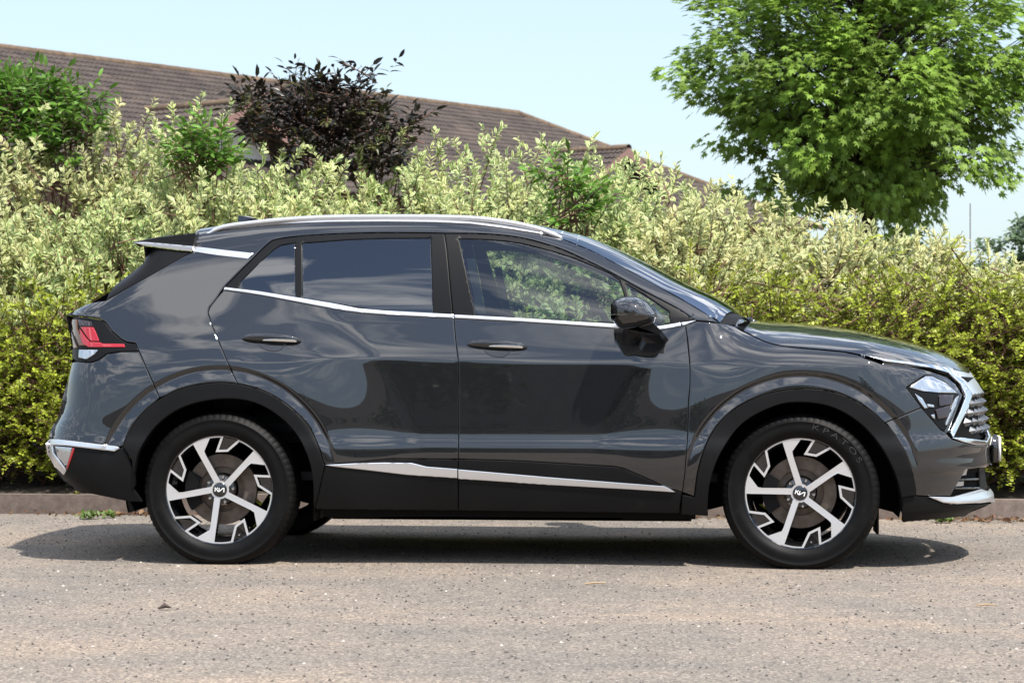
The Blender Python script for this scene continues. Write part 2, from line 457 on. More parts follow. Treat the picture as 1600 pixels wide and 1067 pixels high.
def panel(name, outline, mat, parent, off=0.0, holes=(), spacing=7.0, gap=.7, rnd=.0025, skirt=.014, mirror=True, yfun=None, rings_at=None, label=None):
    step = min(5.0, spacing)
    loops = [resample(inset(resample(outline, 4.0), gap) if gap else outline, step)]
    for h in holes: loops.append(resample(h, step))
    rings = []
    for k, L in enumerate(loops):
        s = 1 if k == 0 else -1
        rings.append((L, inset(L, s * min(1.5, spacing * .4))))
    pts = [p for L, I in rings for p in np.vstack([L, I])]
    edges, base, kind = [], 0, []
    for L, I in rings:
        n = len(L); edges += [(base + i, base + (i + 1) % n) for i in range(n)]
        kind += [1] * n + [0] * n; base += 2 * n
    lo, hi = loops[0].min(0), loops[0].max(0)
    gx, gy = np.meshgrid(np.arange(lo[0], hi[0], spacing), np.arange(lo[1], hi[1], spacing * .8))
    gx[::2] += spacing / 2
    G = np.stack([gx.ravel(), gy.ravel()], -1)
    ok = in_poly(G, loops[0]) & (dist_poly(G, loops[0]) > 3.2)
    for h in loops[1:]: ok &= ~in_poly(G, h) & (dist_poly(G, h) > 3.2)
    if rings_at is not None:
        hx_, hy_, r0, r1 = rings_at
        rr = np.hypot(G[:, 0] - hx_, G[:, 1] - hy_); ok &= (rr < r0 - 2) | (rr > r1 + 2) | (G[:, 1] > hy_)
        ra, aa = np.meshgrid(np.arange(r0, r1, 1.8), np.radians(np.arange(180, 360.1, 1.0)))
        Q = np.stack([hx_ + ra.ravel() * np.cos(aa.ravel()), hy_ + ra.ravel() * np.sin(aa.ravel())], -1)
        kq = in_poly(Q, loops[0]) & (dist_poly(Q, loops[0]) > 2.6)
        G = np.vstack([G[ok], Q[kq]]); ok = np.ones(len(G), bool)
    pts = np.vstack([np.array(pts), G[ok]]); kind += [0] * int(ok.sum())
    r = delaunay_2d_cdt([Vector(p) for p in pts], edges, [], 0, 1e-4, True)
    V2 = np.array([tuple(v) for v in r[0]]); T = np.array([f for f in r[2] if len(f) == 3])
    src = r[3]
    kd = np.array([max([kind[i] for i in s] or [0]) for s in src])
    cen = V2[T].mean(1)
    keep = in_poly(cen, loops[0])
    for h in loops[1:]: keep &= ~in_poly(cen, h)
    T = T[keep]
    # image y runs down: make the triangles face the camera
    a = V2[T]; ar = (a[:, 1, 0] - a[:, 0, 0]) * (a[:, 2, 1] - a[:, 0, 1]) - (a[:, 2, 0] - a[:, 0, 0]) * (a[:, 1, 1] - a[:, 0, 1])
    T = T[np.abs(ar) > 1e-6]; ar = ar[np.abs(ar) > 1e-6]
    T[ar > 0] = T[ar > 0][:, ::-1]
    if yfun is None:
        P = unproject(V2); N = surf_normal(P[:, 0], P[:, 2])
    else:
        P = plane_pts(V2, yfun(V2)); 
        Px = plane_pts(V2 + [1.5, 0], yfun(V2 + [1.5, 0])); Pz = plane_pts(V2 - [0, 1.5], yfun(V2 - [0, 1.5]))
        N = np.cross(Px - P, Pz - P); N /= np.linalg.norm(N, axis=1)[:, None]
    # boundary edges of the triangulation
    ec = {}
    for t in T:
        for i in range(3):
            e = (t[i], t[(i + 1) % 3]); ec[e] = ec.get(e, 0) + 1
    bed = [e for e in ec if (e[1], e[0]) not in ec]
    outd = np.zeros_like(P)
    for i, j in bed:
        e = P[j] - P[i]; o = np.cross(e, N[i]); o /= np.linalg.norm(o) + 1e-9
        outd[i] += o; outd[j] += o
    bv = np.linalg.norm(outd, axis=1) > 1e-6
    outd[bv] /= np.linalg.norm(outd[bv], axis=1)[:, None]
    V = P + N * off
    V[bv] -= N[bv] * rnd
    NN = N.copy(); NN[bv] = N[bv] * .85 + outd[bv] * .45; NN /= np.linalg.norm(NN, axis=1)[:, None]
    idx = np.where(bv)[0]; mp = {}
    VV, NNs = list(V), list(NN)
    for i in idx:
        mp[i] = (len(VV), len(VV) + 1)
        VV.append(V[i]); NNs.append(outd[i]); VV.append(V[i] - N[i] * skirt); NNs.append(outd[i])
    FF = [tuple(t) for t in T]
    for i, j in bed: FF.append((mp[j][0], mp[i][0], mp[i][1], mp[j][1]))
    VV, NNs = np.array(VV), np.array(NNs)
    o = mesh_obj(name, VV, FF, mat, parent if not isinstance(parent, tuple) else parent[0], normals=NNs)
    if label: o['label'] = label
    if not mirror: return o
    p2 = parent if not isinstance(parent, tuple) else parent[1]
    o2 = mesh_obj(name, VV * [1, -1, 1], [f[::-1] for f in FF], mat, p2, normals=NNs * [1, -1, 1])
    return (o, o2)
def top_z(x, y):
    """height of the upper skin over (x,y)"""
    zs = np.linspace(1.70, .75, 96); hi = np.full(np.shape(x), 1.70); done = np.zeros(np.shape(x), bool); lo = np.full(np.shape(x), .75)
    for z in zs:
        ins = (H(x, np.full(np.shape(x), z)) > np.abs(y)) & ~done
        lo = np.where(ins, z, lo); done |= ins
    hi = np.minimum(lo + .0105, 1.70)
    for _ in range(18):
        m = (lo + hi) / 2; ins = H(x, m) > np.abs(y)
        lo = np.where(ins, m, lo); hi = np.where(ins, hi, m)
    return lo
ROWS = {}
def top_patch(name, edge_px, cx, mat, parent, nv=40, nu=41, off=0.0):
    E_ = unproject(edge_px); k = np.linspace(0, 1, len(E_)); v = np.linspace(0, 1, nv)
    ex = np.interp(v, k, E_[:, 0]); ey = np.abs(np.interp(v, k, E_[:, 1])); c = np.interp(v, k, cx)
    u = np.linspace(-1, 1, nu)
    X = ex[:, None] + (c - ex)[:, None] * (1 - u[None] ** 2); Y = u[None] * ey[:, None]
    Z = top_z(X, Y)
    # normals from the patch itself
    dX = np.stack([np.gradient(A, axis=0) for A in (X, Y, Z)], -1); dU = np.stack([np.gradient(A, axis=1) for A in (X, Y, Z)], -1)
    N = np.cross(dX, dU); N /= np.linalg.norm(N, axis=-1)[..., None]; N *= np.sign(N[..., 2:3])
    V = np.stack([X, Y, Z], -1) + N * off
    ROWS[name] = (V[0].copy(), V[-1].copy())
    F = [(i * nu + j, (i + 1) * nu + j, (i + 1) * nu + j + 1, i * nu + j + 1) for i in range(nv - 1) for j in range(nu - 1)]
    return mesh_obj(name, V.reshape(-1, 3), F, mat, parent, normals=N.reshape(-1, 3))
def end_x(y, z, front=True):
    y = np.abs(np.asarray(y, float)); z = np.asarray(z, float)
    if front: lo, hi = np.full(y.shape, 2.6), np.full(y.shape, 3.75)
    else: lo, hi = np.full(y.shape, .05), np.full(y.shape, -1.0)
    for _ in range(40):
        m = (lo + hi) / 2; ins = H(m, z) > y
        lo = np.where(ins, m, lo); hi = np.where(ins, hi, m)
    return lo
def end_patch(name, y0, y1, z0, z1, mat, parent, front, off=0.0, ny=25, nz=16):
    Y, Z = np.meshgrid(np.linspace(y0, y1, ny), np.linspace(z0, z1, nz)); X = end_x(Y, Z, front)
    X = X + (off if front else -off)
    V = np.stack([X, Y, Z], -1).reshape(-1, 3)
    F = [(i * ny + j, i * ny + j + 1, (i + 1) * ny + j + 1, (i + 1) * ny + j) for i in range(nz - 1) for j in range(ny - 1)]
    if not front: F = [f[::-1] for f in F]
    return mesh_obj(name, V, F, mat, parent, smooth=True)

# =================================================================== GROUND
def mat_tarmac():
    m, t, b = new_mat('dusty_worn_tarmac')
    oc = node(t, 'ShaderNodeTexCoord'); P = oc.outputs['Object']
    mp = node(t, 'ShaderNodeMapping'); mp.inputs['Scale'].default_value = (.7, 1.0, 1.0); t.links.new(P, mp.inputs[0])
    big = noise(t, .9, 5, .62, mp.outputs[0], .6)
    c = ramp(t, big.outputs[0], [(.30, (.200, .184, .166)), (.48, (.250, .219, .188)), (.68, (.325, .264, .210))])
    mid = noise(t, 9, 5, .7, P)
    c = mixcol(t, .55, c, ramp(t, mid.outputs[0], [(.25, (.45, .45, .46)), (.75, (1.0, .97, .93))]), 'MULTIPLY')
    fine = noise(t, 75, 4, .85, P)
    c = mixcol(t, .8, c, ramp(t, fine.outputs[0], [(.30, (.20, .20, .20)), (.5, (.95, .95, .95)), (.70, (1.9, 1.85, 1.8))]), 'MULTIPLY')
    v2 = node(t, 'ShaderNodeTexVoronoi'); v2.inputs['Scale'].default_value = 105; t.links.new(P, v2.inputs['Vector'])
    s2 = node(t, 'ShaderNodeSeparateColor'); t.links.new(v2.outputs['Color'], s2.inputs[0])
    c = mixcol(t, .75, c, ramp(t, s2.outputs[0], [(.0, (.42, .41, .41)), (.35, (.9, .9, .9)), (.75, (1.05, 1.04, 1.02)), (1.0, (1.75, 1.7, 1.62))]), 'MULTIPLY')
    v = node(t, 'ShaderNodeTexVoronoi'); v.inputs['Scale'].default_value = 45; t.links.new(P, v.inputs['Vector'])
    v.inputs['Randomness'].default_value = 1
    sp = ramp(t, v.outputs['Distance'], [(.10, (1, 1, 1)), (.2, (0, 0, 0))])
    rnd = node(t, 'ShaderNodeSeparateColor'); t.links.new(v.outputs['Color'], rnd.inputs[0])
    dark = node(t, 'ShaderNodeMath', operation='GREATER_THAN'); dark.inputs[1].default_value = .80; t.links.new(rnd.outputs[0], dark.inputs[0])
    mm = node(t, 'ShaderNodeMath', operation='MULTIPLY'); t.links.new(dark.outputs[0], mm.inputs[0]); t.links.new(sp, mm.inputs[1])
    c = mixcol(t, mm.outputs[0], c, (.055, .052, .05))
    lt = node(t, 'ShaderNodeMath', operation='LESS_THAN'); lt.inputs[1].default_value = .07; t.links.new(rnd.outputs[0], lt.inputs[0])
    m2 = node(t, 'ShaderNodeMath', operation='MULTIPLY'); t.links.new(lt.outputs[0], m2.inputs[0]); t.links.new(sp, m2.inputs[1])
    c = mixcol(t, m2.outputs[0], c, (.62, .58, .54))
    t.links.new(c, b.inputs['Base Color']); b.inputs['Roughness'].default_value = .9; b.inputs['Specular IOR Level'].default_value = .2
    hs = node(t, 'ShaderNodeMath', operation='ADD'); t.links.new(fine.outputs[0], hs.inputs[0]); t.links.new(mid.outputs[0], hs.inputs[1])
    bump(t, hs.outputs[0], .8, .006, b)
    return m
g = mesh_obj('ground', [(-300,-300,0),(300,-300,0),(300,300,0),(-300,300,0)], [(0,1,2,3)], mat_tarmac()); g['kind'] = 'structure'

# =================================================================== KERB AND BED
def mat_stone(name, c0, c1, scale=18, rough=.9, b_=.5):
    m, t, b = new_mat(name)
    oc = node(t, 'ShaderNodeTexCoord'); P = oc.outputs['Object']
    oi = node(t, 'ShaderNodeObjectInfo')
    n1 = noise(t, scale, 5, .65, P); n2 = noise(t, scale * 9, 3, .7, P)
    c = ramp(t, n1.outputs[0], [(.3, c0), (.72, c1)])
    c = mixcol(t, .6, c, ramp(t, n2.outputs[0], [(.3, (.55, .55, .55)), (.7, (1.15, 1.15, 1.15))]), 'MULTIPLY')
    r = node(t, 'ShaderNodeMath', operation='MULTIPLY_ADD'); r.inputs[1].default_value = .35; r.inputs[2].default_value = .80
    t.links.new(oi.outputs['Random'], r.inputs[0])
    mm = node(t, 'ShaderNodeVectorMath', operation='SCALE'); t.links.new(c, mm.inputs[0]); t.links.new(r.outputs[0], mm.inputs['Scale'])
    t.links.new(mm.outputs[0], b.inputs['Base Color']); b.inputs['Roughness'].default_value = rough; b.inputs['Specular IOR Level'].default_value = .2
    bump(t, n2.outputs[0], b_, .004, b)
    return m
KERB_Y0, KERB_Y1 = 2.05, 2.19
KM = mat_stone('weathered_concrete_kerb', (.135, .105, .09), (.24, .19, .16))
kerb = empty('kerb', (0, KERB_Y0, 0)); tag(kerb, 'low weathered concrete kerb running behind the car below the hedge', 'kerb')
x = -6.63; i = 0
while x < 9.5:
    L = .915
    bm = bmesh.new(); bmesh.ops.create_cube(bm, size=1)
    dy, dz = random.uniform(-.006, .006), random.uniform(-.006, .004)
    for v in bm.verts: v.co = Vector((x + .5 * L + v.co.x * (L - .012), .07 + v.co.y * .14 + dy, (.118 + dz) * (v.co.z + .5) - (.03 if v.co.z < 0 else 0)))
    bmesh.ops.bevel(bm, geom=bm.edges[:], offset=.012, segments=2, affect='EDGES')
    bm_obj('kerb_stone', bm, KM, kerb); x += L; i += 1
def mat_soil():
    m, t, b = new_mat('dark_bark_soil')
    oc = node(t, 'ShaderNodeTexCoord'); n1 = noise(t, 9, 6, .7, oc.outputs['Object']); n2 = noise(t, 60, 4, .7, oc.outputs['Object'])
    c = ramp(t, n1.outputs[0], [(.3, (.03, .022, .016)), (.7, (.11, .08, .055))]); t.links.new(c, b.inputs['Base Color'])
    b.inputs['Roughness'].default_value = .95; bump(t, n2.outputs[0], 1.0, .03, b); return m
xs = np.linspace(-14, 17, 90); ys = np.concatenate([np.linspace(KERB_Y1 - .01, 5.5, 16), [9, 14]])
X, Y = np.meshgrid(xs, ys, indexing='ij'); Z = .09 + np.clip(Y - 2.2, 0, 3.5) * .10 + rng.normal(0, .018, X.shape)
V = np.stack([X, Y, Z], -1).reshape(-1, 3); ny = len(ys)
bed = mesh_obj('planting_bed', V, [(i*ny+j, (i+1)*ny+j, (i+1)*ny+j+1, i*ny+j+1) for i in range(len(xs) - 1) for j in range(ny - 1)], mat_soil(), smooth=True); bed['kind'] = 'structure'

# =================================================================== LEAVES
def unit(v): return v / (np.linalg.norm(v, axis=-1, keepdims=True) + 1e-9)
def leaves(P, D, Nn, L, W, tint, shape='leaf'):
    """folded leaves: P base, D direction, Nn face normal hint"""
    D = unit(D); S = unit(np.cross(D, Nn)); U = np.cross(S, D); n = len(P); L = L[:, None]; W = W[:, None]
    if shape == 'leaf':
        vs = [P, P + D*L*.30 + S*W*.82 + U*W*.25, P + D*L*.36 , P + D*L*.30 - S*W*.82 + U*W*.25,
              P + D*L*.66 + S*W*.74 + U*W*.15 - U*L*.03, P + D*L*.68 - U*L*.04, P + D*L*.66 - S*W*.74 + U*W*.15 - U*L*.03, P + D*L - U*L*.13]
        F = np.array([(0,1,2),(0,2,3),(1,4,5),(1,5,2),(2,5,6),(2,6,3),(4,7,5),(5,7,6)])
        uv = np.array([(.5,0),(1,.3),(.5,.35),(0,.3),(1,.66),(.5,.68),(0,.66),(.5,1)])
    elif shape == 'small':
        vs = [P, P + D*L*.5 + S*W, P + D*L - U*L*.1, P + D*L*.5 - S*W]
        F = np.array([(0,1,2),(0,2,3)]); uv = np.array([(.5,0),(1,.5),(.5,1),(0,.5)])
    else:   # palmate maple leaf, five lobes
        a = np.radians([-158, -118, -100, -72, -52, -34, -16, 0, 16, 34, 52, 72, 100, 118, 158]); r = np.array([.18, .46, .40, .62, .34, .88, .46, 1.0, .46, .88, .34, .62, .40, .46, .18])
        c = P + D * L * .25
        vs = [c - U*L*.02] + [c + L*(D*np.cos(q)*k + S*np.sin(q)*k*.95) * .72 - U*L*.16*k*k for q, k in zip(a, r)]
        F = np.array([(0, i, i + 1) for i in range(1, 15)]); uv = np.tile([(.5, .5)], (16, 1))
    k = len(vs); V = np.stack(vs, 1).reshape(-1, 3)
    FF = (F[None] + (np.arange(n) * k)[:, None, None]).reshape(-1, 3)
    return V, FF, np.tile(uv, (n, 1)), np.repeat(tint, k, axis=0)
def join(parts):
    V, F, U, C, o = [], [], [], [], 0
    for v, f, u, c in parts: V.append(v); F.append(f + o); U.append(u); C.append(c); o += len(v)
    return np.concatenate(V), np.concatenate(F), np.concatenate(U), np.concatenate(C)
def mat_leaf(name, margin=None, gloss=.45, trans=.35):
    m, t, b = new_mat(name); t.nodes.remove(b)
    o = t.nodes['Material Output']
    at = node(t, 'ShaderNodeAttribute', attribute_name='tint'); c = at.outputs['Color']
    if margin:
        uv = node(t, 'ShaderNodeUVMap'); sp = node(t, 'ShaderNodeSeparateXYZ'); t.links.new(uv.outputs[0], sp.inputs[0])
        d = node(t, 'ShaderNodeMath', operation='SUBTRACT'); d.inputs[1].default_value = .5; t.links.new(sp.outputs[0], d.inputs[0])
        ab = node(t, 'ShaderNodeMath', operation='ABSOLUTE'); t.links.new(d.outputs[0], ab.inputs[0])
        oc = node(t, 'ShaderNodeTexCoord'); nz = noise(t, 60, 2, .5, oc.outputs['Object'])
        ad = node(t, 'ShaderNodeMath', operation='MULTIPLY_ADD'); ad.inputs[1].default_value = .25; t.links.new(nz.outputs[0], ad.inputs[0]); t.links.new(ab.outputs[0], ad.inputs[2])
        f = ramp(t, ad.outputs[0], [(.26, (0, 0, 0)), (.36, (1, 1, 1))])
        c = mixcol(t, f, c, mixcol(t, .22, margin, c))
    p = node(t, 'ShaderNodeBsdfPrincipled'); t.links.new(c, p.inputs['Base Color']); p.inputs['Roughness'].default_value = gloss; p.inputs['Specular IOR Level'].default_value = .35
    tr = node(t, 'ShaderNodeBsdfTranslucent'); t.links.new(c, tr.inputs['Color'])
    mx = node(t, 'ShaderNodeMixShader'); mx.inputs[0].default_value = trans
    t.links.new(p.outputs[0], mx.inputs[1]); t.links.new(tr.outputs[0], mx.inputs[2]); t.links.new(mx.outputs[0], o.inputs[0])
    return m
LM = dict(var=mat_leaf('cream_edged_leaf', margin=(.80, .75, .39)), gold=mat_leaf('golden_green_leaf'), dark=mat_leaf('purple_black_leaf', gloss=.35, trans=.15),
          green=mat_leaf('fresh_green_leaf'), maple=mat_leaf('maple_leaf', gloss=.5, trans=.42), far=mat_leaf('grey_green_leaf'))
WOOD = pmat('reddish_twig_bark', (.15, .075, .052), .8); TRUNK = mat_stone('grey_brown_bark', (.05, .04, .03), (.13, .10, .08), 25)
def jit(n, base, s): return np.clip(np.asarray(base)[None] * (1 + rng.normal(0, s, (n, 1))) + rng.normal(0, .012, (n, 3)), .003, .95)
def rgba(c): return np.hstack([c, np.ones((len(c), 1))])
CAMDIR = unit(np.array([.0, -1.0, .25]))
def dome_points(n, c, r, front=-.25, inner=.55):
    """points through the outer shell of a bumpy dome; returns points and outward directions"""
    out_p, out_d = [], []
    ph = rng.uniform(0, 6.28, 9)
    while len(out_p) < n:
        d = unit(rng.normal(size=3)); 
        if d[2] < -.35 or d @ CAMDIR < front: continue
        az, el = math.atan2(d[1], d[0]), d[2]
        lump = 1 + .10 * sin(3 * az + ph[0]) + .08 * sin(5 * az + 4 * el + ph[1]) + .07 * sin(9 * az - 6 * el + ph[2]) + .06 * sin(8 * el + ph[3])
        q = rng.uniform(inner, 1.0) ** .6 * lump
        out_p.append(np.array(c) + d * r * q); out_d.append(d)
    return np.array(out_p), np.array(out_d)
def sprig_shrub(name, label, cx, cy, z0, r, n, group, kind, spikes=0, cat_='shrub', blobs=None):
    """one shrub: many leafy shoots on woody stems"""
    zc = z0 + r[2] * .42
    P, D = dome_points(n, (cx, cy, zc), np.array(r))
    if blobs:
        PD_ = [dome_points(nb, c_, np.array(r_), inner=.1) for c_, r_, nb in blobs]
        P = np.concatenate([a for a, _ in PD_]); D = np.concatenate([b for _, b in PD_])
    keep = P[:, 2] > .14; P, D = P[keep], D[keep]
    if spikes:
        a = rng.uniform(0, 6.28, spikes); q = rng.uniform(0, .8, spikes)
        SP = np.stack([cx + r[0] * q * np.cos(a), cy - abs(r[1] * q * np.sin(a)) * .8, zc + r[2] * np.sqrt(1 - q * q) * rng.uniform(.98, 1.16, spikes)], -1)
        P = np.vstack([P, SP]); D = np.vstack([D, np.tile([0, 0, 1.0], (spikes, 1))])
    n = len(P); parts, stems, rad = [], [], []
    base = np.array([cx, cy + .1, .05])
    if kind == 'var':
        up = unit(D * np.array([1.0, 1.0, .6]) + np.array([0, 0, .45]) + rng.normal(0, .42, (n, 3))); ptint = rng.choice([.7, .85, 1.0, 1.0], 1)[0]
        ln = rng.uniform(.12, .28, n)
        shade = rng.uniform(.75, 1.12, n); warm = rng.random(n)
        for k in range(9):                                   # opposite pairs up the shoot, whorl at the tip
            t = (k + .6) / 9
            sd = unit(np.cross(up, rng.normal(size=(n, 3))))
            for s in (-1, 1):
                open_ = .95 - .55 * t
                d = unit(up * (1 - open_ * .75) + sd * s * open_ + rng.normal(0, .12, (n, 3)))
                L = rng.uniform(.046, .074, n) * (1.0 - .25 * (k == 8)); Wd = L * rng.uniform(.19, .27, n)
                gcol = np.where((warm < .25)[:, None], np.array([[.38, .38, .14]]), np.array([[.27, .34, .13]])) * shade[:, None] * np.array([[ptint, 1, ptint]])
                parts.append(leaves(P + up * (ln * t)[:, None], d, unit(up * .6 + D * .6 + np.array([.1, -.5, .3]) + rng.normal(0, .4, (n, 3))), L, Wd, rgba(np.clip(gcol * (1 + rng.normal(0, .15, (n, 1))), .01, .9))))
        mat = LM['var']
    elif kind == 'gold':
        side = unit(D * np.array([1, 1, .2]) + rng.normal(0, .45, (n, 3)) + np.array([.15, -.25, .18]))
        ln = rng.uniform(.18, .36, n); shade = rng.uniform(.45, 1.25, n)
        up = side
        for k in range(17):
            t = (k + .3) / 17
            pos = P + side * (ln * t)[:, None] + np.array([0, 0, 1.0]) * (.10 * t - .16 * t * t)[None] if False else P + side * (ln * t)[:, None] + np.outer(np.full(n, .10 * t - .14 * t * t), [0, 0, 1.0])
            sd = unit(np.cross(side, np.array([0, 0, 1.0])) + rng.normal(0, .35, (n, 3)))
            for s in (-1, 1):
                d = unit(side * .55 + sd * s * .8 + rng.normal(0, .2, (n, 3)) + np.array([0, 0, .25]))
                L = rng.uniform(.017, .030, n); Wd = L * .36
                tip = .75 + .5 * t
                c = np.array([[.32, .37, .04]]) * (shade * tip)[:, None] * (1 + rng.normal(0, .18, (n, 1)))
                parts.append(leaves(pos, d, np.tile([0, -.3, 1.0], (n, 1)) + rng.normal(0, .4, (n, 3)), L, Wd, rgba(np.clip(c, .006, .9)), 'small'))
        mat = LM['gold']
    else:                                                    # elder: compound leaves of five to seven leaflets
        up = unit(D + np.array([0, 0, .25]) + rng.normal(0, .35, (n, 3))); ln = rng.uniform(.10, .18, n); shade = rng.uniform(.6, 1.25, n)
        col = np.where(rng.random((n, 1)) < .15, np.array([[.075, .075, .025]]), np.array([[.026, .023, .017]])) if kind == 'dark' else np.array([[.125, .25, .036]])
        for k in range(4):
            t = (k + .4) / 3.4; sd = unit(np.cross(up, np.array([0, 0, 1.0])) + rng.normal(0, .2, (n, 3)))
            for s in ((-1, 1) if k < 3 else (0,)):
                d = unit(up * (.55 if s else 1) + sd * s * .9 + np.array([0, 0, -.18]) + rng.normal(0, .15, (n, 3)))
                L = rng.uniform(.06, .10, n); Wd = L * rng.uniform(.16, .22, n)
                parts.append(leaves(P + up * (ln * t)[:, None], d, np.tile([0, 0, 1.0], (n, 1)) + rng.normal(0, .45, (n, 3)), L, Wd, rgba(np.clip(col * shade[:, None] * (1 + rng.normal(0, .2, (n, 1))), .004, .9))))
        mat = LM['dark' if kind == 'dark' else 'green']
    # stems: from the foot to the shoots, by way of a few limbs
    nl = 9; limbs = P[rng.choice(n, nl)]
    for l in limbs:
        mid = base + (l - base) * .55 + rng.normal(0, .06, 3); stems.append(np.array([base + rng.normal(0, .05, 3) * [1, 1, 0], mid, base + (l - base) * .92])); rad.append([.014, .010, .005])
    for i in rng.choice(n, min(n, int(n * .7)), replace=False):
        l = limbs[np.argmin(((limbs - P[i]) ** 2).sum(1))]; q = base + (l - base) * rng.uniform(.6, .9)
        tip = P[i] + up[i] * ln[i]; a = P[i] - up[i] * rng.uniform(.12, .3)
        stems.append(np.array([a, P[i], tip])); rad.append([.0055, .004, .0018])
    root = empty(name, (cx, cy, .08)); tag(root, label, cat_, group)
    V, F, U, C = join(parts); off = np.array([cx, cy, .08])
    fo = link('foliage', fast_mesh('foliage', V - off, F, mat, uv=U, col=C), root); fo['kind'] = 'stuff'
    sv, sf = tube_np(stems, rad, 3); so_ = link('stems', fast_mesh('stems', sv - off, sf, WOOD), root); so_['kind'] = 'stuff'
    return root
def wx(px, y):                       # world x that is seen at photo column px at world depth y
    a = (px - 800) / FPX; d = FW + RT * a; return CAM[0] + d[0] / d[1] * (y - CAM[1])
def wz(py, px, y):
    a = (px - 800) / FPX; d = FW + RT * a; return CAM[2] + (YH - py) / FPX * (y - CAM[1]) / d[1]
VG = 'variegated shrubs massed behind the kerb'; GG = 'golden green low shrubs along the kerb'
# variegated shrubs: column, row of the top, world y, half width
VAR = [(-60, 235, 4.3, .85, 'at the left edge of the picture'), (120, 200, 4.6, .95, 'below the bright green bush at the left'), (290, 190, 4.8, .9, 'below the white gable at the left'),
       (455, 262, 4.2, .85, 'right under the purple black elder'), (640, 238, 4.5, .9, 'right of the purple black elder'), (800, 225, 4.8, .95, 'under the hip of the tiled roof'),
       (965, 268, 4.5, .9, 'below the small gable on the right'), (1150, 298, 4.4, .95, 'left of the maple trunk'), (1330, 345, 4.3, .85, 'under the maple crown'), (1490, 385, 4.5, .8, 'below the thin pole on the right'), (1660, 395, 4.5, .8, 'at the right edge of the picture')]
for px, py, y, hw, where in VAR:
    zt = wz(py, px, y); hz_ = (zt - .35 - .10) / 1.42 / 1.03
    sprig_shrub('variegated_shrub', 'cream and green leaved shrub ' + where, wx(px, y), y, .35, (hw, .85, hz_), 560, VG, 'var', spikes=7)
VARF = [(40, 350, 3.5, .62, 'lower one at the far left behind the tail'), (175, 345, 3.6, .6, 'lower one just left of the spoiler'), (330, 318, 3.6, .7, 'lower one over the rear of the roof'), (520, 300, 3.6, .7, 'lower one over the rear door'), (720, 300, 3.6, .7, 'lower one over the middle of the roof'), (900, 310, 3.6, .65, 'lower one over the windscreen top'), (1050, 330, 3.7, .65, 'lower one over the windscreen foot')]
for px, py, y, hw, where in VARF:
    zt = wz(py, px, y); hz_ = (zt - .3 - .06) / 1.42 / 1.02
    sprig_shrub('variegated_shrub', 'cream and green leaved shrub, ' + where, wx(px, y), y, .3, (hw, .6, hz_), 420, VG, 'var', spikes=3)
GOLD = [(-40, 470, 2.85, .6, 'at the left edge'), (95, 440, 2.95, .6, 'beside the tail lamp'), (230, 455, 2.95, .6, 'behind the rear pillar'), (420, 480, 2.9, .6, 'behind the rear door'), (620, 490, 2.9, .6, 'behind the middle pillar'), (820, 490, 2.9, .6, 'seen through the front window'), (1010, 450, 2.9, .6, 'behind the door mirror'),
        (1140, 415, 3.0, .65, 'behind the windscreen foot'), (1280, 405, 3.0, .7, 'above the middle of the bonnet'), (1420, 400, 2.95, .7, 'above the bonnet front'), (1550, 405, 2.9, .65, 'in front of the nose'), (1680, 420, 2.9, .6, 'at the right edge')]
for px, py, y, hw, where in GOLD:
    zt = wz(py, px, y); hz_ = (zt - .12 - .16) / 1.42
    big = px < 260 or px > 1080
    sprig_shrub('golden_shrub', 'feathery golden green shrub ' + where, wx(px, y), y, .12, (hw, .62, hz_), 620 if big else 260, GG, 'gold')
def elder(name, label, px, py0, y, rx, rz, n, kind, bl=None):
    zc = wz(py0, px, y)
    bl = [((wx(a, y), y, wz(b, a, y)), (rr, .35 * rr / .3, rr * .8), int(n * rr * rr / .09)) for a, b, rr in bl] if bl else None
    o = sprig_shrub(name, label, wx(px, y), y, zc - rz * .42, (rx, .5, rz), n, None, kind, blobs=bl)
    return o
elder('elder_bush', 'purple black leaved elder standing above the pale hedge', 505, 225, 4.6, .60, .42, 72, 'dark', [(500, 200, .34), (425, 205, .26), (570, 205, .27), (455, 135, .12), (475, 165, .18), (395, 165, .13), (630, 205, .14), (545, 150, .15), (520, 265, .34), (590, 255, .22), (600, 120, .07), (565, 112, .06)])
elder('elder_bush', 'bright green elder bush rising at the left edge above the hedge', 45, 205, 4.6, .52, .42, 85, 'green', [(30, 195, .34), (105, 190, .24), (-40, 190, .3), (60, 165, .22), (125, 165, .14), (10, 145, .15), (70, 240, .3), (135, 215, .15)])
elder('elder_sapling', 'small bright green elder shoot below the white gable', 318, 245, 3.9, .22, .18, 90, 'green', [(320, 240, .2), (300, 262, .15), (345, 262, .14)])
elder('elder_sapling', 'small bright green elder shoot above the windscreen top', 895, 310, 3.3, .16, .22, 90, 'green', [(885, 290, .14), (900, 320, .15), (890, 345, .12)])

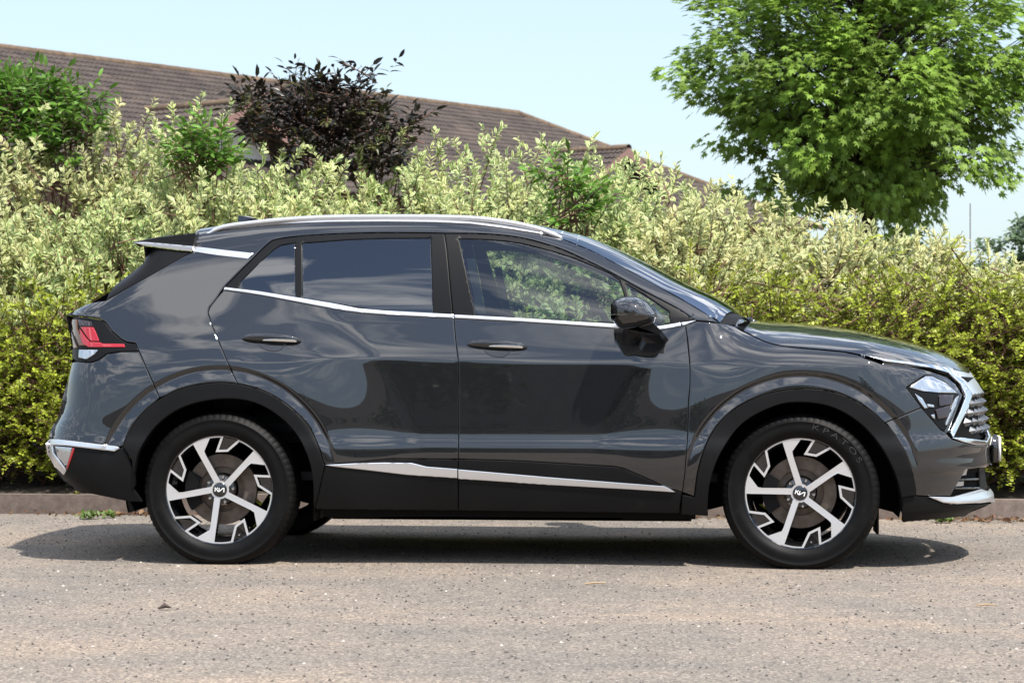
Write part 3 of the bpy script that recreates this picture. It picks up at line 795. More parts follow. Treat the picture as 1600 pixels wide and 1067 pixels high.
# =================================================================== TREES
def tree(name, label, px, py_c, y, r, n, matk, col, leafL, trunk_r, group=None, shape='maple', clump=26):
    x0 = wx(px, y); zc = wz(py_c, px, y); root = empty(name, (x0, y, 0)); tag(root, label, 'tree', group)
    # limbs
    paths, rads, tips = [np.array([(x0, y, 0), (x0 + .04, y, zc * .5), (x0 - .03, y + .05, zc), (x0, y, zc + r[2] * .7)])], [[trunk_r, trunk_r * .8, trunk_r * .55, .01]], []
    nclump = n // clump
    for k in range(nclump):
        d = unit(rng.normal(size=3)); q = rng.uniform(.15, 1) ** .45
        tip = np.array([x0, y, zc]) + d * np.array(r) * [1 - .22 * max(0, d[2]), 1, 1] * q * (1 + .08 * sin(5 * math.atan2(d[1], d[0]) + 3 * d[2] * 4)); tips.append(tip)
        s = np.array([x0, y, max(zc - r[2] * .75, tip[2] - abs(tip[0] - x0) * .6 - .25)]); m = (s + tip) / 2 + np.array([0, 0, .06]) + rng.normal(0, .05, 3)
        paths.append(np.array([s, m, tip])); rads.append([trunk_r * .16, trunk_r * .08, .003])
    parts = []
    for tip in tips:
        c = rng.integers(clump // 2, clump * 3 // 2)
        sp = .14 * leafL / .12
        P = tip + unit(rng.normal(0, 1, (c, 3))) * rng.uniform(0, 1, (c, 1)) ** .5 * np.array([1.25, 1.25, .75]) * sp * 1.5
        D = unit((P - tip) * [1, 1, .3] + (tip - np.array([x0, y, zc])) * .25 + rng.normal(0, .08, (c, 3)) + np.array([0, 0, -.10]))
        Nn = np.tile([0, -.35, 1.0], (c, 1)) + rng.normal(0, .35, (c, 3))
        L = rng.uniform(.6, 1.15, c) * leafL; sh = rng.uniform(.62, 1.25)
        cc = np.array([col]) * sh * (1 + rng.normal(0, .15, (c, 1)))
        parts.append(leaves(P, D, Nn, L, L * .5, rgba(np.clip(cc, .004, .9)), shape))
    V, F, U, C = join(parts); off = np.array([x0, y, 0])
    o = link('crown', fast_mesh('crown', V - off, F, LM[matk], uv=U, col=C), root); o['kind'] = 'stuff'
    tv_, tf_ = tube_np(paths, rads, 6); link('trunk', fast_mesh('trunk', tv_ - off, tf_, TRUNK, smooth=True), root)
    return root
tree('maple_tree', 'broad green maple tree rising behind the hedge on the right', 1352, 100, 9.2, (1.62, 1.35, 1.5), 24000, 'maple', (.215, .335, .05), .105, .085, clump=44)
tree('distant_tree', 'pale grey green tree at the right edge behind the hedge', 1625, 400, 24, (.85, .8, 1.0), 3500, 'far', (.10, .155, .07), .10, .08, shape='small', clump=40)
tree('distant_tree', 'small pale tree low behind the hedge under the maple', 1370, 400, 30, (.9, .8, .8), 2600, 'far', (.12, .17, .085), .10, .08, shape='small', clump=40)
pv, pf = tube_np([np.array([(wx(1516, 16), 16, 0), (wx(1516, 16), 16, wz(318, 1516, 16))])], [.008], 6)
po = link('slim_pole', fast_mesh('slim_pole', pv, pf, pmat('grey_pole', (.2, .2, .2), .5))); tag(po, 'thin grey upright pole seen between the maple and the right edge', 'pole')

# =================================================================== BUILDING WITH TILED ROOF
def cl(lat, dep, z): return CAM * [1, 1, 0] + RT * lat + FW * dep + np.array([0, 0, z])
TM, T_t, T_b = new_mat('brown_concrete_tile')
gm = node(T_t, 'ShaderNodeNewGeometry')
n1 = noise(T_t, .7, 5, .65, gm.outputs['Position']); n2 = noise(T_t, 3.0, 5, .75, gm.outputs['Position'])
c_ = ramp(T_t, n1.outputs[0], [(.3, (.042, .031, .026)), (.7, (.070, .052, .043))])
li = ramp(T_t, n2.outputs[0], [(.60, (0, 0, 0)), (.72, (1, 1, 1))])
ml = node(T_t, 'ShaderNodeMath', operation='MULTIPLY'); ml.inputs[1].default_value = .4; T_t.links.new(li, ml.inputs[0])
c_ = mixcol(T_t, ml.outputs[0], c_, (.20, .13, .07))
vt = node(T_t, 'ShaderNodeTexVoronoi'); vt.inputs['Scale'].default_value = 3.2; T_t.links.new(gm.outputs['Position'], vt.inputs['Vector'])
sv_ = node(T_t, 'ShaderNodeSeparateColor'); T_t.links.new(vt.outputs['Color'], sv_.inputs[0])
c_ = mixcol(T_t, .8, c_, ramp(T_t, sv_.outputs[0], [(0, (.62, .62, .64)), (.5, (1, 1, 1)), (1, (1.4, 1.36, 1.3))]), 'MULTIPLY')
T_t.links.new(c_, T_b.inputs['Base Color']); T_b.inputs['Roughness'].default_value = .9
RM = mat_stone('lichen_spotted_ridge_tile', (.09, .066, .05), (.20, .14, .09), 6)
BARGE = pmat('faded_pinkish_bargeboard', (.20, .115, .095), .7); RENDER = pmat('white_render_wall', (.75, .74, .72), .9); SOFFIT = pmat('dark_soffit', (.03, .022, .02), .9)
bld = empty('tiled_house', tuple(cl(-4, 55, 0))); tag(bld, 'long low building with a brown tiled hipped roof behind the hedge', 'building')
BO = np.array(bld.location)
def bpart(name, V, F, mat, parent=None): return mesh_obj(name, np.array(V) - BO, F, mat, parent or bld)
RD = np.array([.607, .795]); PD = np.array([.795, -.607])      # along the ridge / down the visible slope, as (lateral, depth)
ZR = CAM[2] + 452.5 * 50 / FPX; RUN, TANP = 6.2, .51
A2 = np.array([-11.06, 50.0]) - RD * 6; B2 = np.array([.18, 64.7]); LEN = np.linalg.norm(B2 - A2)
def rp(u, v, h=0.0):                    # u along the ridge, v horizontally down the slope
    p = A2 + RD * u + PD * v; return cl(p[0], p[1], ZR - v * TANP + h)
TL, TW = .30, .30
# one tile: two rolls, a nose that stands proud of the course below
prof = [(0, .0), (.04, .028), (.09, .034), (.13, .012), (.15, 0), (.19, .028), (.24, .034), (.28, .012), (.30, 0)]
ca = 1 / math.hypot(1, TANP)
ex = RT * RD[0] + FW * RD[1]; ev = (RT * PD[0] + FW * PD[1]); dn = ev * ca - UP * TANP * ca; nr = ev * TANP * ca + UP * ca
def tile_at(u, v):
    o = rp(u, v); top = [o + ex * a + nr * (h + .008) for a, h in prof]; bot = [o + ex * a + dn * .335 + nr * (h + .032) for a, h in prof]
    lip = [o + ex * a + dn * .335 + nr * (h - .004) for a, h in prof]
    return top + bot + lip
k9 = len(prof); tf9 = [(i, k9 + i, k9 + i + 1, i + 1) for i in range(k9 - 1)] + [(k9 + i, 2*k9 + i, 2*k9 + i + 1, k9 + i + 1) for i in range(k9 - 1)]
tile0 = None; cands = []
nr_rows = int(RUN / (TL * ca))
for r_ in range(nr_rows):
    v = r_ * TL * ca + .05; u = (r_ % 2) * .15
    while u < LEN + v - .3:
        p = rp(u + .15, v + .15); dv = p - CAM; dep = dv @ FW; px = 800 + FPX * (dv @ RT) / dep; py = YH - FPX * dv[2] / dep
        vis = 0 < px < 1600 and py < 215 and not (360 < px < 640 and py > 130)
        cands.append((0 if vis else 1, dep, u, v)); u += TW
cands.sort()
roof = bpart('roof', [rp(0, 0, -.02), rp(LEN, 0, -.02), rp(LEN + RUN, RUN, -.02), rp(0, RUN, -.02)], [(0, 3, 2, 1)], SOFFIT)
restV, restF = [], []
o0 = rp(0, 0)
for k, (vis, dep, u, v) in enumerate(cands):
    if k < 300 and not vis:
        if tile0 is None:
            t_ = mesh_obj('roof_tile', np.array(tile_at(u, v)) - rp(u, v), tf9, TM, roof); tile0 = t_.data
        else: t_ = link('roof_tile', tile0, roof)
        t_.location = rp(u, v) - BO
    else:
        b_ = len(restV); restV += tile_at(u, v); restF += [tuple(b_ + i for i in f) for f in tf9]
ro = bpart('roof_tile_field', restV, restF, TM, roof); ro['kind'] = 'stuff'
def half_round(p0, p1, r, mat, name, parent):
    p0, p1 = np.array(p0), np.array(p1); d = unit(p1 - p0); s = unit(np.cross(d, UP)); L = np.linalg.norm(p1 - p0); n = int(L / .45)
    for i in range(n):
        a = p0 + d * (L * i / n); b = p0 + d * (L * (i + 1) / n - .012); V = []
        for q, rr in ((a, r), (b, r * 1.06)):
            for t in np.linspace(-.3, pi + .3, 9): V.append(q + s * rr * cos(t) + UP * rr * (sin(t) * .8 - .1))
        bpart(name, V, [(j, j + 1, 10 + j, 9 + j) for j in range(8)] + [(17, 16, 15, 14, 13, 12, 11, 10, 9)], mat, parent)
half_round(rp(0, 0), rp(LEN, 0), .13, RM, 'ridge_tile', roof); half_round(rp(LEN, 0), rp(LEN + RUN, RUN), .13, RM, 'hip_tile', roof)
# hip end, back slope and walls
hipB = rp(LEN + RUN, RUN); bk = A2 + RD * (LEN + RUN) - PD * RUN; bk1 = cl(bk[0], bk[1], ZR - RUN * TANP); b0 = A2 - PD * RUN; bk0 = cl(b0[0], b0[1], ZR - RUN * TANP)
bpart('hip_slope', [rp(LEN, 0), hipB, bk1], [(0, 1, 2)], TM); bpart('back_slope', [rp(0, 0), rp(LEN, 0), bk1, bk0], [(0, 1, 2, 3)], TM)
wv_ = RUN - .5
corners = [A2 + PD * wv_, A2 + RD * (LEN + wv_) + PD * wv_, A2 + RD * (LEN + wv_) - PD * wv_, A2 - PD * wv_]
V = [cl(c[0], c[1], 0) for c in corners] + [cl(c[0], c[1], ZR - RUN * TANP + .15) for c in corners]
bpart('wall', V, [(i, (i + 1) % 4, 4 + (i + 1) % 4, 4 + i) for i in range(4)], mat_stone('brown_brick_wall', (.12, .075, .055), (.20, .13, .10), 4))
bpart('end_wall', [rp(.05, 0, -.1), rp(.05, RUN - .5, -.1), rp(.05, RUN - .5, -6.5 + (RUN - .5) * TANP), cl(*(A2 + RD * .05 - PD * (RUN - .5)), ZR - 6.5), cl(*(A2 + RD * .05 - PD * (RUN - .5)), ZR - (RUN - .5) * TANP - .1)], [(0, 1, 2, 3, 4)], bpy.data.materials['brown_brick_wall'])
def gable(apx, apy, dep, hw, pitch, back, nm):
    ap = cpt(apx, apy, dep); 
    def g(a, b, h): return ap + ex * a + ev * b + UP * h
    dr = hw * pitch
    # slopes as courses of tiles
    for s in (-1, 1):
        V, F = [], []
        nrow = max(2, int(math.hypot(hw, dr) / .3)); ncol = int(back / .15)
        for r_ in range(nrow):
            for e_, hh in ((r_ / nrow, .0), ((r_ + 1.05) / nrow, .03)):
                for c_ in range(ncol * 2 + 1): V.append(g(s * hw * e_, -back * c_ / (ncol * 2) + .10, -dr * e_ + hh + (.03 if c_ % 2 else 0)))
            b_ = r_ * 2 * (ncol * 2 + 1); F += [(b_ + j, b_ + j + 1, b_ + ncol*2 + 2 + j, b_ + ncol*2 + 1 + j) for j in range(ncol * 2)]
        o = bpart(nm + '_slope', V, F, TM); o['kind'] = 'stuff'
        V = [g(0, .12, .0), g(s * hw * 1.06, .12, -dr * 1.06), g(s * hw * 1.06, .12, -dr * 1.06 - .22), g(0, .12, -.24)]
        V += [v - ev * .05 for v in V]
        bpart('bargeboard', V, [(0,1,2,3),(7,6,5,4),(0,4,5,1),(2,6,7,3),(1,5,6,2)], BARGE)
    half_round(g(0, .1, .02), g(0, -back, .02), .12, RM, 'ridge_tile', bld)
    bpart('soffit', [g(0, -.05, -.2), g(-hw, -.05, -dr - .15), g(hw, -.05, -dr - .15), g(0, -.75, -.2), g(-hw, -.75, -dr - .15), g(hw, -.75, -dr - .15)], [(0,1,4,3),(0,3,5,2)], SOFFIT)
    bpart('gable_wall', [g(0, -.7, -.2), g(-hw * .86, -.7, -dr * .9 - .15), g(-hw * .86, -.7, -5), g(hw * .86, -.7, -5), g(hw * .86, -.7, -dr * .9 - .15)], [(0,1,2,3,4)], RENDER)
gable(978, 232, 60.0, 1.9, .55, 4.6, 'porch'); gable(386, 160, 48.0, 1.75, .55, 4.0, 'porch')

# =================================================================== WHAT THE PAINTWORK REFLECTS: a long shed and trees behind the camera
BRK = mat_stone('dark_brick_wall', (.22, .21, .20), (.36, .33, .31), 3)
shed = empty('long_shed', (4, -38, 0)); tag(shed, 'long dark brick building behind the camera, seen only as a reflection in the doors', 'building')
V = [(-34, -6, 0), (34, -6, 0), (34, 0, 0), (-34, 0, 0), (-34, -6, 5.2), (34, -6, 5.2), (34, 0, 5.2), (-34, 0, 5.2), (-34, -3, 7.6), (34, -3, 7.6)]
mesh_obj('wall', V, [(0,1,5,4),(1,2,6,5),(2,3,7,6),(3,0,4,7),(5,6,9),(4,8,7)], BRK, shed)
mesh_obj('roof', [(-34.3, .5, 5.1), (34.3, .5, 5.1), (34.3, -3, 7.8), (-34.3, -3, 7.8), (34.3, -6.5, 5.1), (-34.3, -6.5, 5.1)], [(0,1,2,3),(3,2,4,5)], TM, shed)

for k, (x_, y_, h_, r_) in enumerate(((-9, -33, 5.2, 2.6), (-3.5, -34, 6.6, 3.0), (3.5, -32.5, 4.6, 2.2), (10.5, -34, 7.2, 3.3), (19, -33, 5.4, 2.8))):
    parts, tp = [], []
    for _ in range(60):
        d = unit(rng.normal(size=3)); tip = np.array([x_, y_, h_ * .62]) + d * np.array([r_, r_ * .7, h_ * .42]) * rng.uniform(.3, 1) ** .5; tp.append(tip); c = 34
        P = tip + rng.normal(0, .28, (c, 3)); D = rng.normal(size=(c, 3)); L = rng.uniform(.25, .45, c)
        parts.append(leaves(P, D, np.tile([0, 0, 1.0], (c, 1)) + rng.normal(0, .5, (c, 3)), L, L * .4, rgba(np.clip(np.array([[.05, .085, .025]]) * rng.uniform(.6, 1.3, (c, 1)), .005, .9)), 'small'))
    V, F, U, C = join(parts); rt = empty('street_tree', (x_, y_, 0)); tag(rt, 'dark tree mirrored in the doors, ' + ('first', 'second', 'third', 'fourth', 'fifth')[k] + ' from the shed left end', 'tree', 'trees in front of the long shed')
    o = link('crown', fast_mesh('crown', V - [x_, y_, 0], F, LM['far'], uv=U, col=C), rt); o['kind'] = 'stuff'
    tv_, tf_ = tube_np([np.array([(x_, y_, 0), (x_ + .1, y_, h_ * .4), (x_, y_, h_ * .8)])] + [np.array([(x_, y_, h_ * .35), q]) for q in tp[:14]], [[.18, .15, .06]] + [[.06, .01]] * 14, 6); link('trunk', fast_mesh('trunk', tv_ - [x_, y_, 0], tf_, TRUNK), rt)

# =================================================================== SMALL THINGS ON THE GROUND
def scatter(name, label, n, area, size, col, cat_, flat=.6):
    V, F = [], []
    base = np.array([(0,0,1),(.9,0,.1),(.25,.85,.05),(-.75,.5,.1),(-.7,-.55,.05),(.3,-.85,.1)])
    fc = np.array([(0,1,2),(0,2,3),(0,3,4),(0,4,5),(0,5,1)])
    P = np.stack([rng.uniform(area[0], area[1], n), rng.uniform(area[2], area[3], n), np.zeros(n)], -1)
    S = size * rng.uniform(.4, 1.0, n) ** 1.5 * 1.6; A = rng.uniform(0, 6.28, n)
    b = base[None] * S[:, None, None] * np.array([1, .8, flat]) * rng.uniform(.7, 1.3, (n, 6, 3))
    R = np.stack([np.stack([np.cos(A), -np.sin(A), 0*A], -1), np.stack([np.sin(A), np.cos(A), 0*A], -1), np.stack([0*A, 0*A, 1+0*A], -1)], 1)
    V = np.einsum('nij,nkj->nki', R, b) + P[:, None]; V[:, 1:, 2] = np.minimum(V[:, 1:, 2], .003) - .001
    F = (fc[None] + (np.arange(n) * 6)[:, None, None]).reshape(-1, 3)
    o = link(name, fast_mesh(name, V.reshape(-1, 3), F, col)); o['kind'] = 'stuff'; o['label'] = label; o['category'] = cat_
scatter('loose_gravel', 'small dark loose stones scattered over the tarmac', 12000, (-4, 8, -6.0, 1.9), .0062, mat_stone('dark_grit', (.035, .032, .03), (.10, .088, .078), 30), 'gravel')
scatter('pale_grit', 'small pale stone chips scattered over the tarmac', 700, (-4, 8, -5.5, 1.95), .006, mat_stone('pale_grit_stone', (.4, .36, .32), (.6, .56, .5), 30), 'gravel')
def litter(name, label, spots):
    parts = []
    for cx, cy, sx, sy, n in spots:
        P = np.stack([rng.normal(cx, sx, n), np.minimum(rng.normal(cy, sy, n), KERB_Y0 - .005), rng.uniform(.004, .02, n)], -1); D = rng.normal(size=(n, 3)) * [1, 1, .25]
        L = rng.uniform(.02, .055, n); c = np.array([[.17, .095, .05]]) * rng.uniform(.5, 1.6, (n, 1)) * (1 + rng.normal(0, .08, (n, 3)))
        parts.append(leaves(P, D, np.tile([0, 0, 1.0], (n, 1)) + rng.normal(0, .5, (n, 3)), L, L * rng.uniform(.15, .35, n), rgba(np.clip(c, .01, .8))))
    V, F, U, C = join(parts); o = link(name, fast_mesh(name, V, F, LM['far'], uv=U, col=C)); o['kind'] = 'stuff'; o['label'] = label; o['category'] = 'litter'
gx = lambda px, py: tuple((CAM + (FW + RT * (px - 800) / FPX + UP * (YH - py) / FPX) * (-CAM[2] / ((YH - py) / FPX)))[:2])
a_, b_ = gx(205, 801), gx(1545, 815)
litter('dead_leaves', 'brown dead leaves and twigs gathered in the gutter against the kerb', [(a_[0], 1.98, .16, .05, 130), (b_[0] + .05, 1.96, .22, .07, 150), (1.2, 1.98, 1.6, .06, 220), (-1.6, 2.0, .6, .03, 40)])
def weed(px, py, s, label):
    x_, y_ = gx(px, py); n = int(70 * s); P = np.stack([rng.normal(x_, .035 * s, n), rng.normal(y_, .02 * s, n), rng.uniform(.0, .03, n)], -1)
    D = np.stack([rng.normal(0, .8, n), rng.normal(0, .6, n), rng.uniform(.3, 1, n)], -1); L = rng.uniform(.02, .04, n)
    V, F, U, C = leaves(P, D, np.tile([0, -.4, 1.0], (n, 1)), L, L * .3, rgba(np.clip(np.array([[.11, .17, .035]]) * rng.uniform(.6, 1.4, (n, 1)), .01, .9)))
    o = link('weed', fast_mesh('weed', V, F, LM['green'], uv=U, col=C)); tag(o, label, 'weed', 'weeds in the gutter')
weed(139, 811, 1.0, 'small green weed on the tarmac behind the rear bumper'); weed(172, 809, .5, 'tiny weed beside the bigger one behind the rear bumper'); weed(1472, 817, .8, 'small green weed under the front bumper')
for px, py, L, a, lab in ((257, 953, .05, .1, 'dark curled dead leaf lying on the open tarmac'), (930, 914, .09, .05, 'short straw coloured twig lying on the tarmac below the doors'), (1540, 948, .08, -.1, 'short pale twig on the tarmac at the right')):
    x_, y_ = gx(px, py); p0 = np.array([x_ - L / 2, y_, .006]); p1 = np.array([x_ + L / 2, y_ + a * L, .010])
    v_, f_ = tube_np([np.array([p0, (p0 + p1) / 2 + [0, 0, .012 if 'leaf' in lab else .003], p1])], [[.003, .011 if 'leaf' in lab else .0035, .002]], 5)
    o = link('dead_leaf' if 'leaf' in lab else 'twig', fast_mesh('bit', v_, f_, pmat('straw' if 'leaf' not in lab else 'dead_leaf_brown', (.40, .27, .15) if 'leaf' not in lab else (.07, .05, .04), .8))); tag(o, lab, 'leaf' if 'leaf' in lab else 'twig')

# =================================================================== CAR
car = empty('parked_car')
tag(car, 'dark grey five door crossover car with silver trim parked side on at the kerb', 'car')
# shared curves, traced as photo pixels and dropped onto the body surface
SEAM_Q = [(351,451),(338,466),(327,480),(325,490),(330,505.5),(344,539),(363.6,584),(372,600)]
SEAM_B = [(709,497),(712,531),(716,564.5),(717,600),(717,650),(716,717)]
SEAM_A = [(1071,508),(1074,531),(1078,574.6),(1078,600),(1076,627),(1075,671),(1070,740),(1066,769)]
BELT_R = cat([(349.5,452.7),(404,460.5),(466,472),(517,481.6),(559,488),(601,491.5),(655,494.5),(709,497)], 4)
BELT_F = [(709,497),(816,502.6),(897,508),(962.7,512.7),(1000,514.5),(1033,515),(1071,508)]
RA_OUT = cat([(192,697),(203.4,671.5),(219,649),(241.6,628.5),(276.7,609.4),(315,600),(353,597.6),(394.6,604.6),(426.5,617.4),(458,639.7),(484,668),(500,703),(505,721)], 4)
RA_IN = cat([(224,785),(209,764),(210,738),(219,703),(245,665),(283,638),(331,625),(379,625),(420,639.7),(458,671.5),(480.7,713),(488.6,751),(490,796)], 4)
FA_OUT = cat([(1085,776),(1092,729),(1111,678),(1144,641),(1195,616),(1249,607),(1296,610.6),(1330,622.4),(1364,644),(1397.5,678),(1418,715),(1429.5,756),(1431,774)], 4)
FA_IN = cat([(1107,806),(1106,790),(1110.6,749),(1127.5,705),(1161,661),(1212,634),(1256,629),(1303,637.6),(1347,664.6),(1380.6,705),(1401,749),(1409,790),(1410,817)], 4)
LOW_R = [(505,721),(508,725),(557,721.5),(612,716.5),(716,717)]
LOW_F = [(716,717),(809,719.7),(925.6,726.6),(960.5,728.6),(975,732),(1003,744),(1042,761.5),(1066,769)]
DLO_TOP = cat([(349.5,449),(383,415),(418,380.4),(432,373.4),(460.5,369),(517,365),(601,362.7),(694,363.6),(761.5,364.8),(816,370.8),(870,385.7),(911,403.4),(952,423.8),(1006,453.7),(1058,481),(1087.7,500.7)], 4)
APIL_TOP = [(1125,503.4),(1100,487.6),(1074,472),(1033,449.6),(979,419.7),(924.6,391),(881,373.5),(859,366.5)]
RAIL_LOW = [(843,365),(789,356.3),(734,349.5),(680,347.3),(601,346.3),(517,347),(432,350),(362,357),(332,362)]
def upto(c, x): return [p for p in c if p[0] <= x]
def beyond(c, x): return [p for p in c if p[0] >= x]
PAINT, CLAD = M['paint'], M['clad']

# --- doors
rear_door = panel('rear_door', BELT_R + SEAM_B[1:] + LOW_R[::-1][1:] + [p for p in RA_OUT[::-1] if 376 < p[0] < 504] + SEAM_Q[::-1], PAINT, car, rings_at=(342.5, 766.7, 158, 204))
front_door = panel('front_door', BELT_F + SEAM_A[1:] + LOW_F[::-1][1:] + SEAM_B[::-1][:-1], PAINT, car)
# --- quarter panel with C pillar, cant rail and A pillar in one pressing
LAMP_TOP = [(102,491.5),(144,496),(155.5,498),(164.6,503),(175,517),(189,529),(198,534),(212,536),(217,549)]
QUARTER = DLO_TOP + APIL_TOP + RAIL_LOW + [(307,365),(302,387),(299,393),(230,432),(165,469),(136,473.5),(115,484)] + LAMP_TOP + \
    [(230,578),(243,607),(249,621)] + [p for p in RA_OUT if 250 < p[0] < 372] + SEAM_Q[::-1][:-1]
panel('body_side', QUARTER, PAINT, car, rings_at=(342.5, 766.7, 158, 204))
# --- front wing
FENDER_TOP = [(1087.7,501.5),(1125,504.5),(1146,507)]
HOOD_SEAM = [(1146,507),(1158,515),(1172,521.6),(1190,531),(1208.5,537),(1237.5,541.5),(1317,548.8),(1340,553.5)]
HL_LEFT = [(1446,585),(1416.6,605.4),(1440,637)]
FENDER = SEAM_A[::-1] + FENDER_TOP + HOOD_SEAM + [(1352,559),(1380,569),(1419,575.5)] + HL_LEFT + [(1401,653),(1384,660)] + [p for p in FA_OUT[::-1] if 1084 <= p[0] < 1382]
panel('front_wing', FENDER, PAINT, car, rings_at=(1252.5, 771.8, 158, 200))
# --- bumpers
REAR_B = [(217,549),(184,550),(167,553),(153,563),(141.5,566.5),(120,565),(110,566),(105,590),(97,620),(90,650),(79,668),(74,685),(79,686),(92,686.5),(184,697.7),(192,697)] + \
    [p for p in RA_OUT if 193 < p[0] < 249] + [(249,621),(243,607)]
panel('rear_bumper', REAR_B, PAINT, car, rings_at=(342.5, 766.7, 158, 204))
REAR_L = [(74,688),(84,695),(108,696),(179.5,705),(187,700),(192,697),(200,712),(210,738),(209,764),(224,785),(200,784),(155.6,775),(120.5,769),(108,762),(92,748),(76,719),(73,700)]
panel('rear_bumper_cladding', REAR_L, CLAD, car, off=-.002)
FRONT_B = [(1384,660),(1401,653),(1440,637),(1470,671.4),(1477.5,675),(1489,686.5),(1505,691),(1524,695.5),(1552,695),(1548,703),(1551.5,727),(1542,731),(1530,731),(1510,734),(1500,751),(1485,775),(1450,775),(1431,774)] + \
    [p for p in FA_OUT[::-1] if 1386 < p[0] < 1431]
panel('front_bumper', FRONT_B, PAINT, car, rings_at=(1252.5, 771.8, 158, 200))
FRONT_L = [(1410,777),(1431,774.5),(1450,776),(1473,786),(1494,788.5),(1552,787),(1540,792),(1524,797),(1509,808),(1470,812),(1410,817)]
panel('front_bumper_cladding', FRONT_L, CLAD, car, off=-.002)
# --- arch and sill cladding
panel('wheel_arch_trim', RA_OUT + [(508,727),(492,795.6)] + RA_IN[::-1][1:-4] + [(206,720)], CLAD, car, off=.010, rnd=.006, skirt=.05, spacing=6)
panel('wheel_arch_trim', [(1066,772),(1085,776)] + FA_OUT[1:] + [(1410,777)] + FA_IN[::-1][2:] + [(1064,803)], CLAD, car, off=.010, rnd=.006, skirt=.05, spacing=6)
panel('sill_cladding', LOW_R[1:] + [(716,797.5),(492,795.6)], CLAD, car, off=.004, rnd=.004, skirt=.03)
panel('sill_cladding', LOW_F + [(1063,790),(1062,802),(716,797.5)], CLAD, car, off=.004, rnd=.004, skirt=.03)
# --- windows
Q_GLASS = [(373,450),(375,439.5),(402,412),(427,389),(438,382),(460.5,378.5),(461.4,463.5),(430,458.5)]
R_GLASS = [(471.5,379),(545,373.4),(600,371.5),(672.8,371),(676.4,488.5),(601,484.5),(573,481.6),(517,472.5),(472,465)]
F_GLASS = [(716.7,372),(755,372.8),(788.7,375),(816,379),(843,385.7),(870,393),(897.5,402),(925,413),(952,425),(968,435.5),(976,463),(986,503.5),(952,502.6),(897,501.5),(816,496.5),(742,491.7)]
T_GLASS = [(977.6,441.4),(1006,459),(1036,479.5),(1045.6,486),(1047,503),(1029,508.5),(996,508),(981.7,462)]
FRAME_R = DLO_TOP[:DLO_TOP.index((694,363.6))] + [(694.4,363.6),(698,390),(707,488.7),(708,491.3)] + [(601,486),(559,482),(517,473.5),(472,466),(404,455),(351,448.7)]
i694 = DLO_TOP.index((694,363.6))
FRAME_F = [(694.4,363.6)] + DLO_TOP[i694 + 1:-1] + [(1086,500),(1063,503.5),(1030,509.5),(954.5,506),(897.5,502.6),(816,497.5),(709,491.7),(707.5,488.7),(698,390)]
panel('window_frame', FRAME_R, M['frame'], rear_door, off=-.003, holes=[Q_GLASS, R_GLASS], gap=.5, spacing=6)
panel('window_frame', FRAME_F, M['frame'], front_door, off=-.003, holes=[F_GLASS, T_GLASS], gap=.5, spacing=6)
panel('quarter_window', Q_GLASS, M['privacy'], rear_door, off=-.008, gap=0, rnd=0, skirt=.004)
panel('rear_door_window', R_GLASS, M['privacy'], rear_door, off=-.008, gap=0, rnd=0, skirt=.004)
panel('front_door_window', F_GLASS, M['glass'], front_door, off=-.008, gap=0, rnd=0, skirt=.004)
panel('front_quarter_window', T_GLASS, M['glass'], front_door, off=-.008, gap=0, rnd=0, skirt=.004)
# --- bright trim
panel('belt_trim', [(351,448.7),(404,455),(472,466),(517,473.3),(559,481.6),(601,485.2),(708,491)] + BELT_R[::-1], M['satin'], rear_door, off=.004, gap=.2, rnd=.003, spacing=5)
panel('belt_trim', [(709.5,491.5),(816,497),(897.5,502.4),(954.5,505.5),(1000,509.5),(1029,509.4),(1062.5,503.8),(1064.5,509.3),(1033,515),(1000,514.5),(962.7,512.7),(897,508),(816,502.6),(710.5,497)], M['satin'], front_door, off=.004, gap=.2, rnd=.003, spacing=5)
panel('belt_trim', [(1064,503.6),(1087.7,500.6),(1071,508),(1066,509)], M['satin'], car, off=.004, gap=.2, rnd=.003, spacing=4)
panel('sill_trim', [(508,726),(557.5,723.5),(600,722.5),(643,723),(666,728.6),(714.6,732.4),(714.6,746),(635,741),(575,734),(519,728)], M['satin'], rear_door, off=.012, gap=0, rnd=.005, spacing=5)
panel('sill_trim', [(716.4,733),(867.5,746),(1000,756),(1038,759),(1046,763),(1055,768),(984,763.4),(867,757),(716.4,747)], M['satin'], front_door, off=.012, gap=0, rnd=.005, spacing=5)
panel('rear_bumper_trim', [(73,694),(79,686),(92,686.5),(184,697.7),(187,700),(179.5,705),(108,696.5),(84,695),(85,706.6),(101.5,729),(104.6,733.7),(101,741.6),(85.5,725.7),(76,710)], M['satin'], car, off=.010, gap=0, rnd=.005, spacing=4)
panel('rear_reflector', [(85,696.4),(113,699),(105,727),(101.5,727),(90,713)], M['clear'], car, off=.003, gap=.3, spacing=4)
panel('rear_reflector', [(113.4,699),(117,700),(106,733),(103.5,731)], M['red'], car, off=.004, gap=.2, spacing=4)
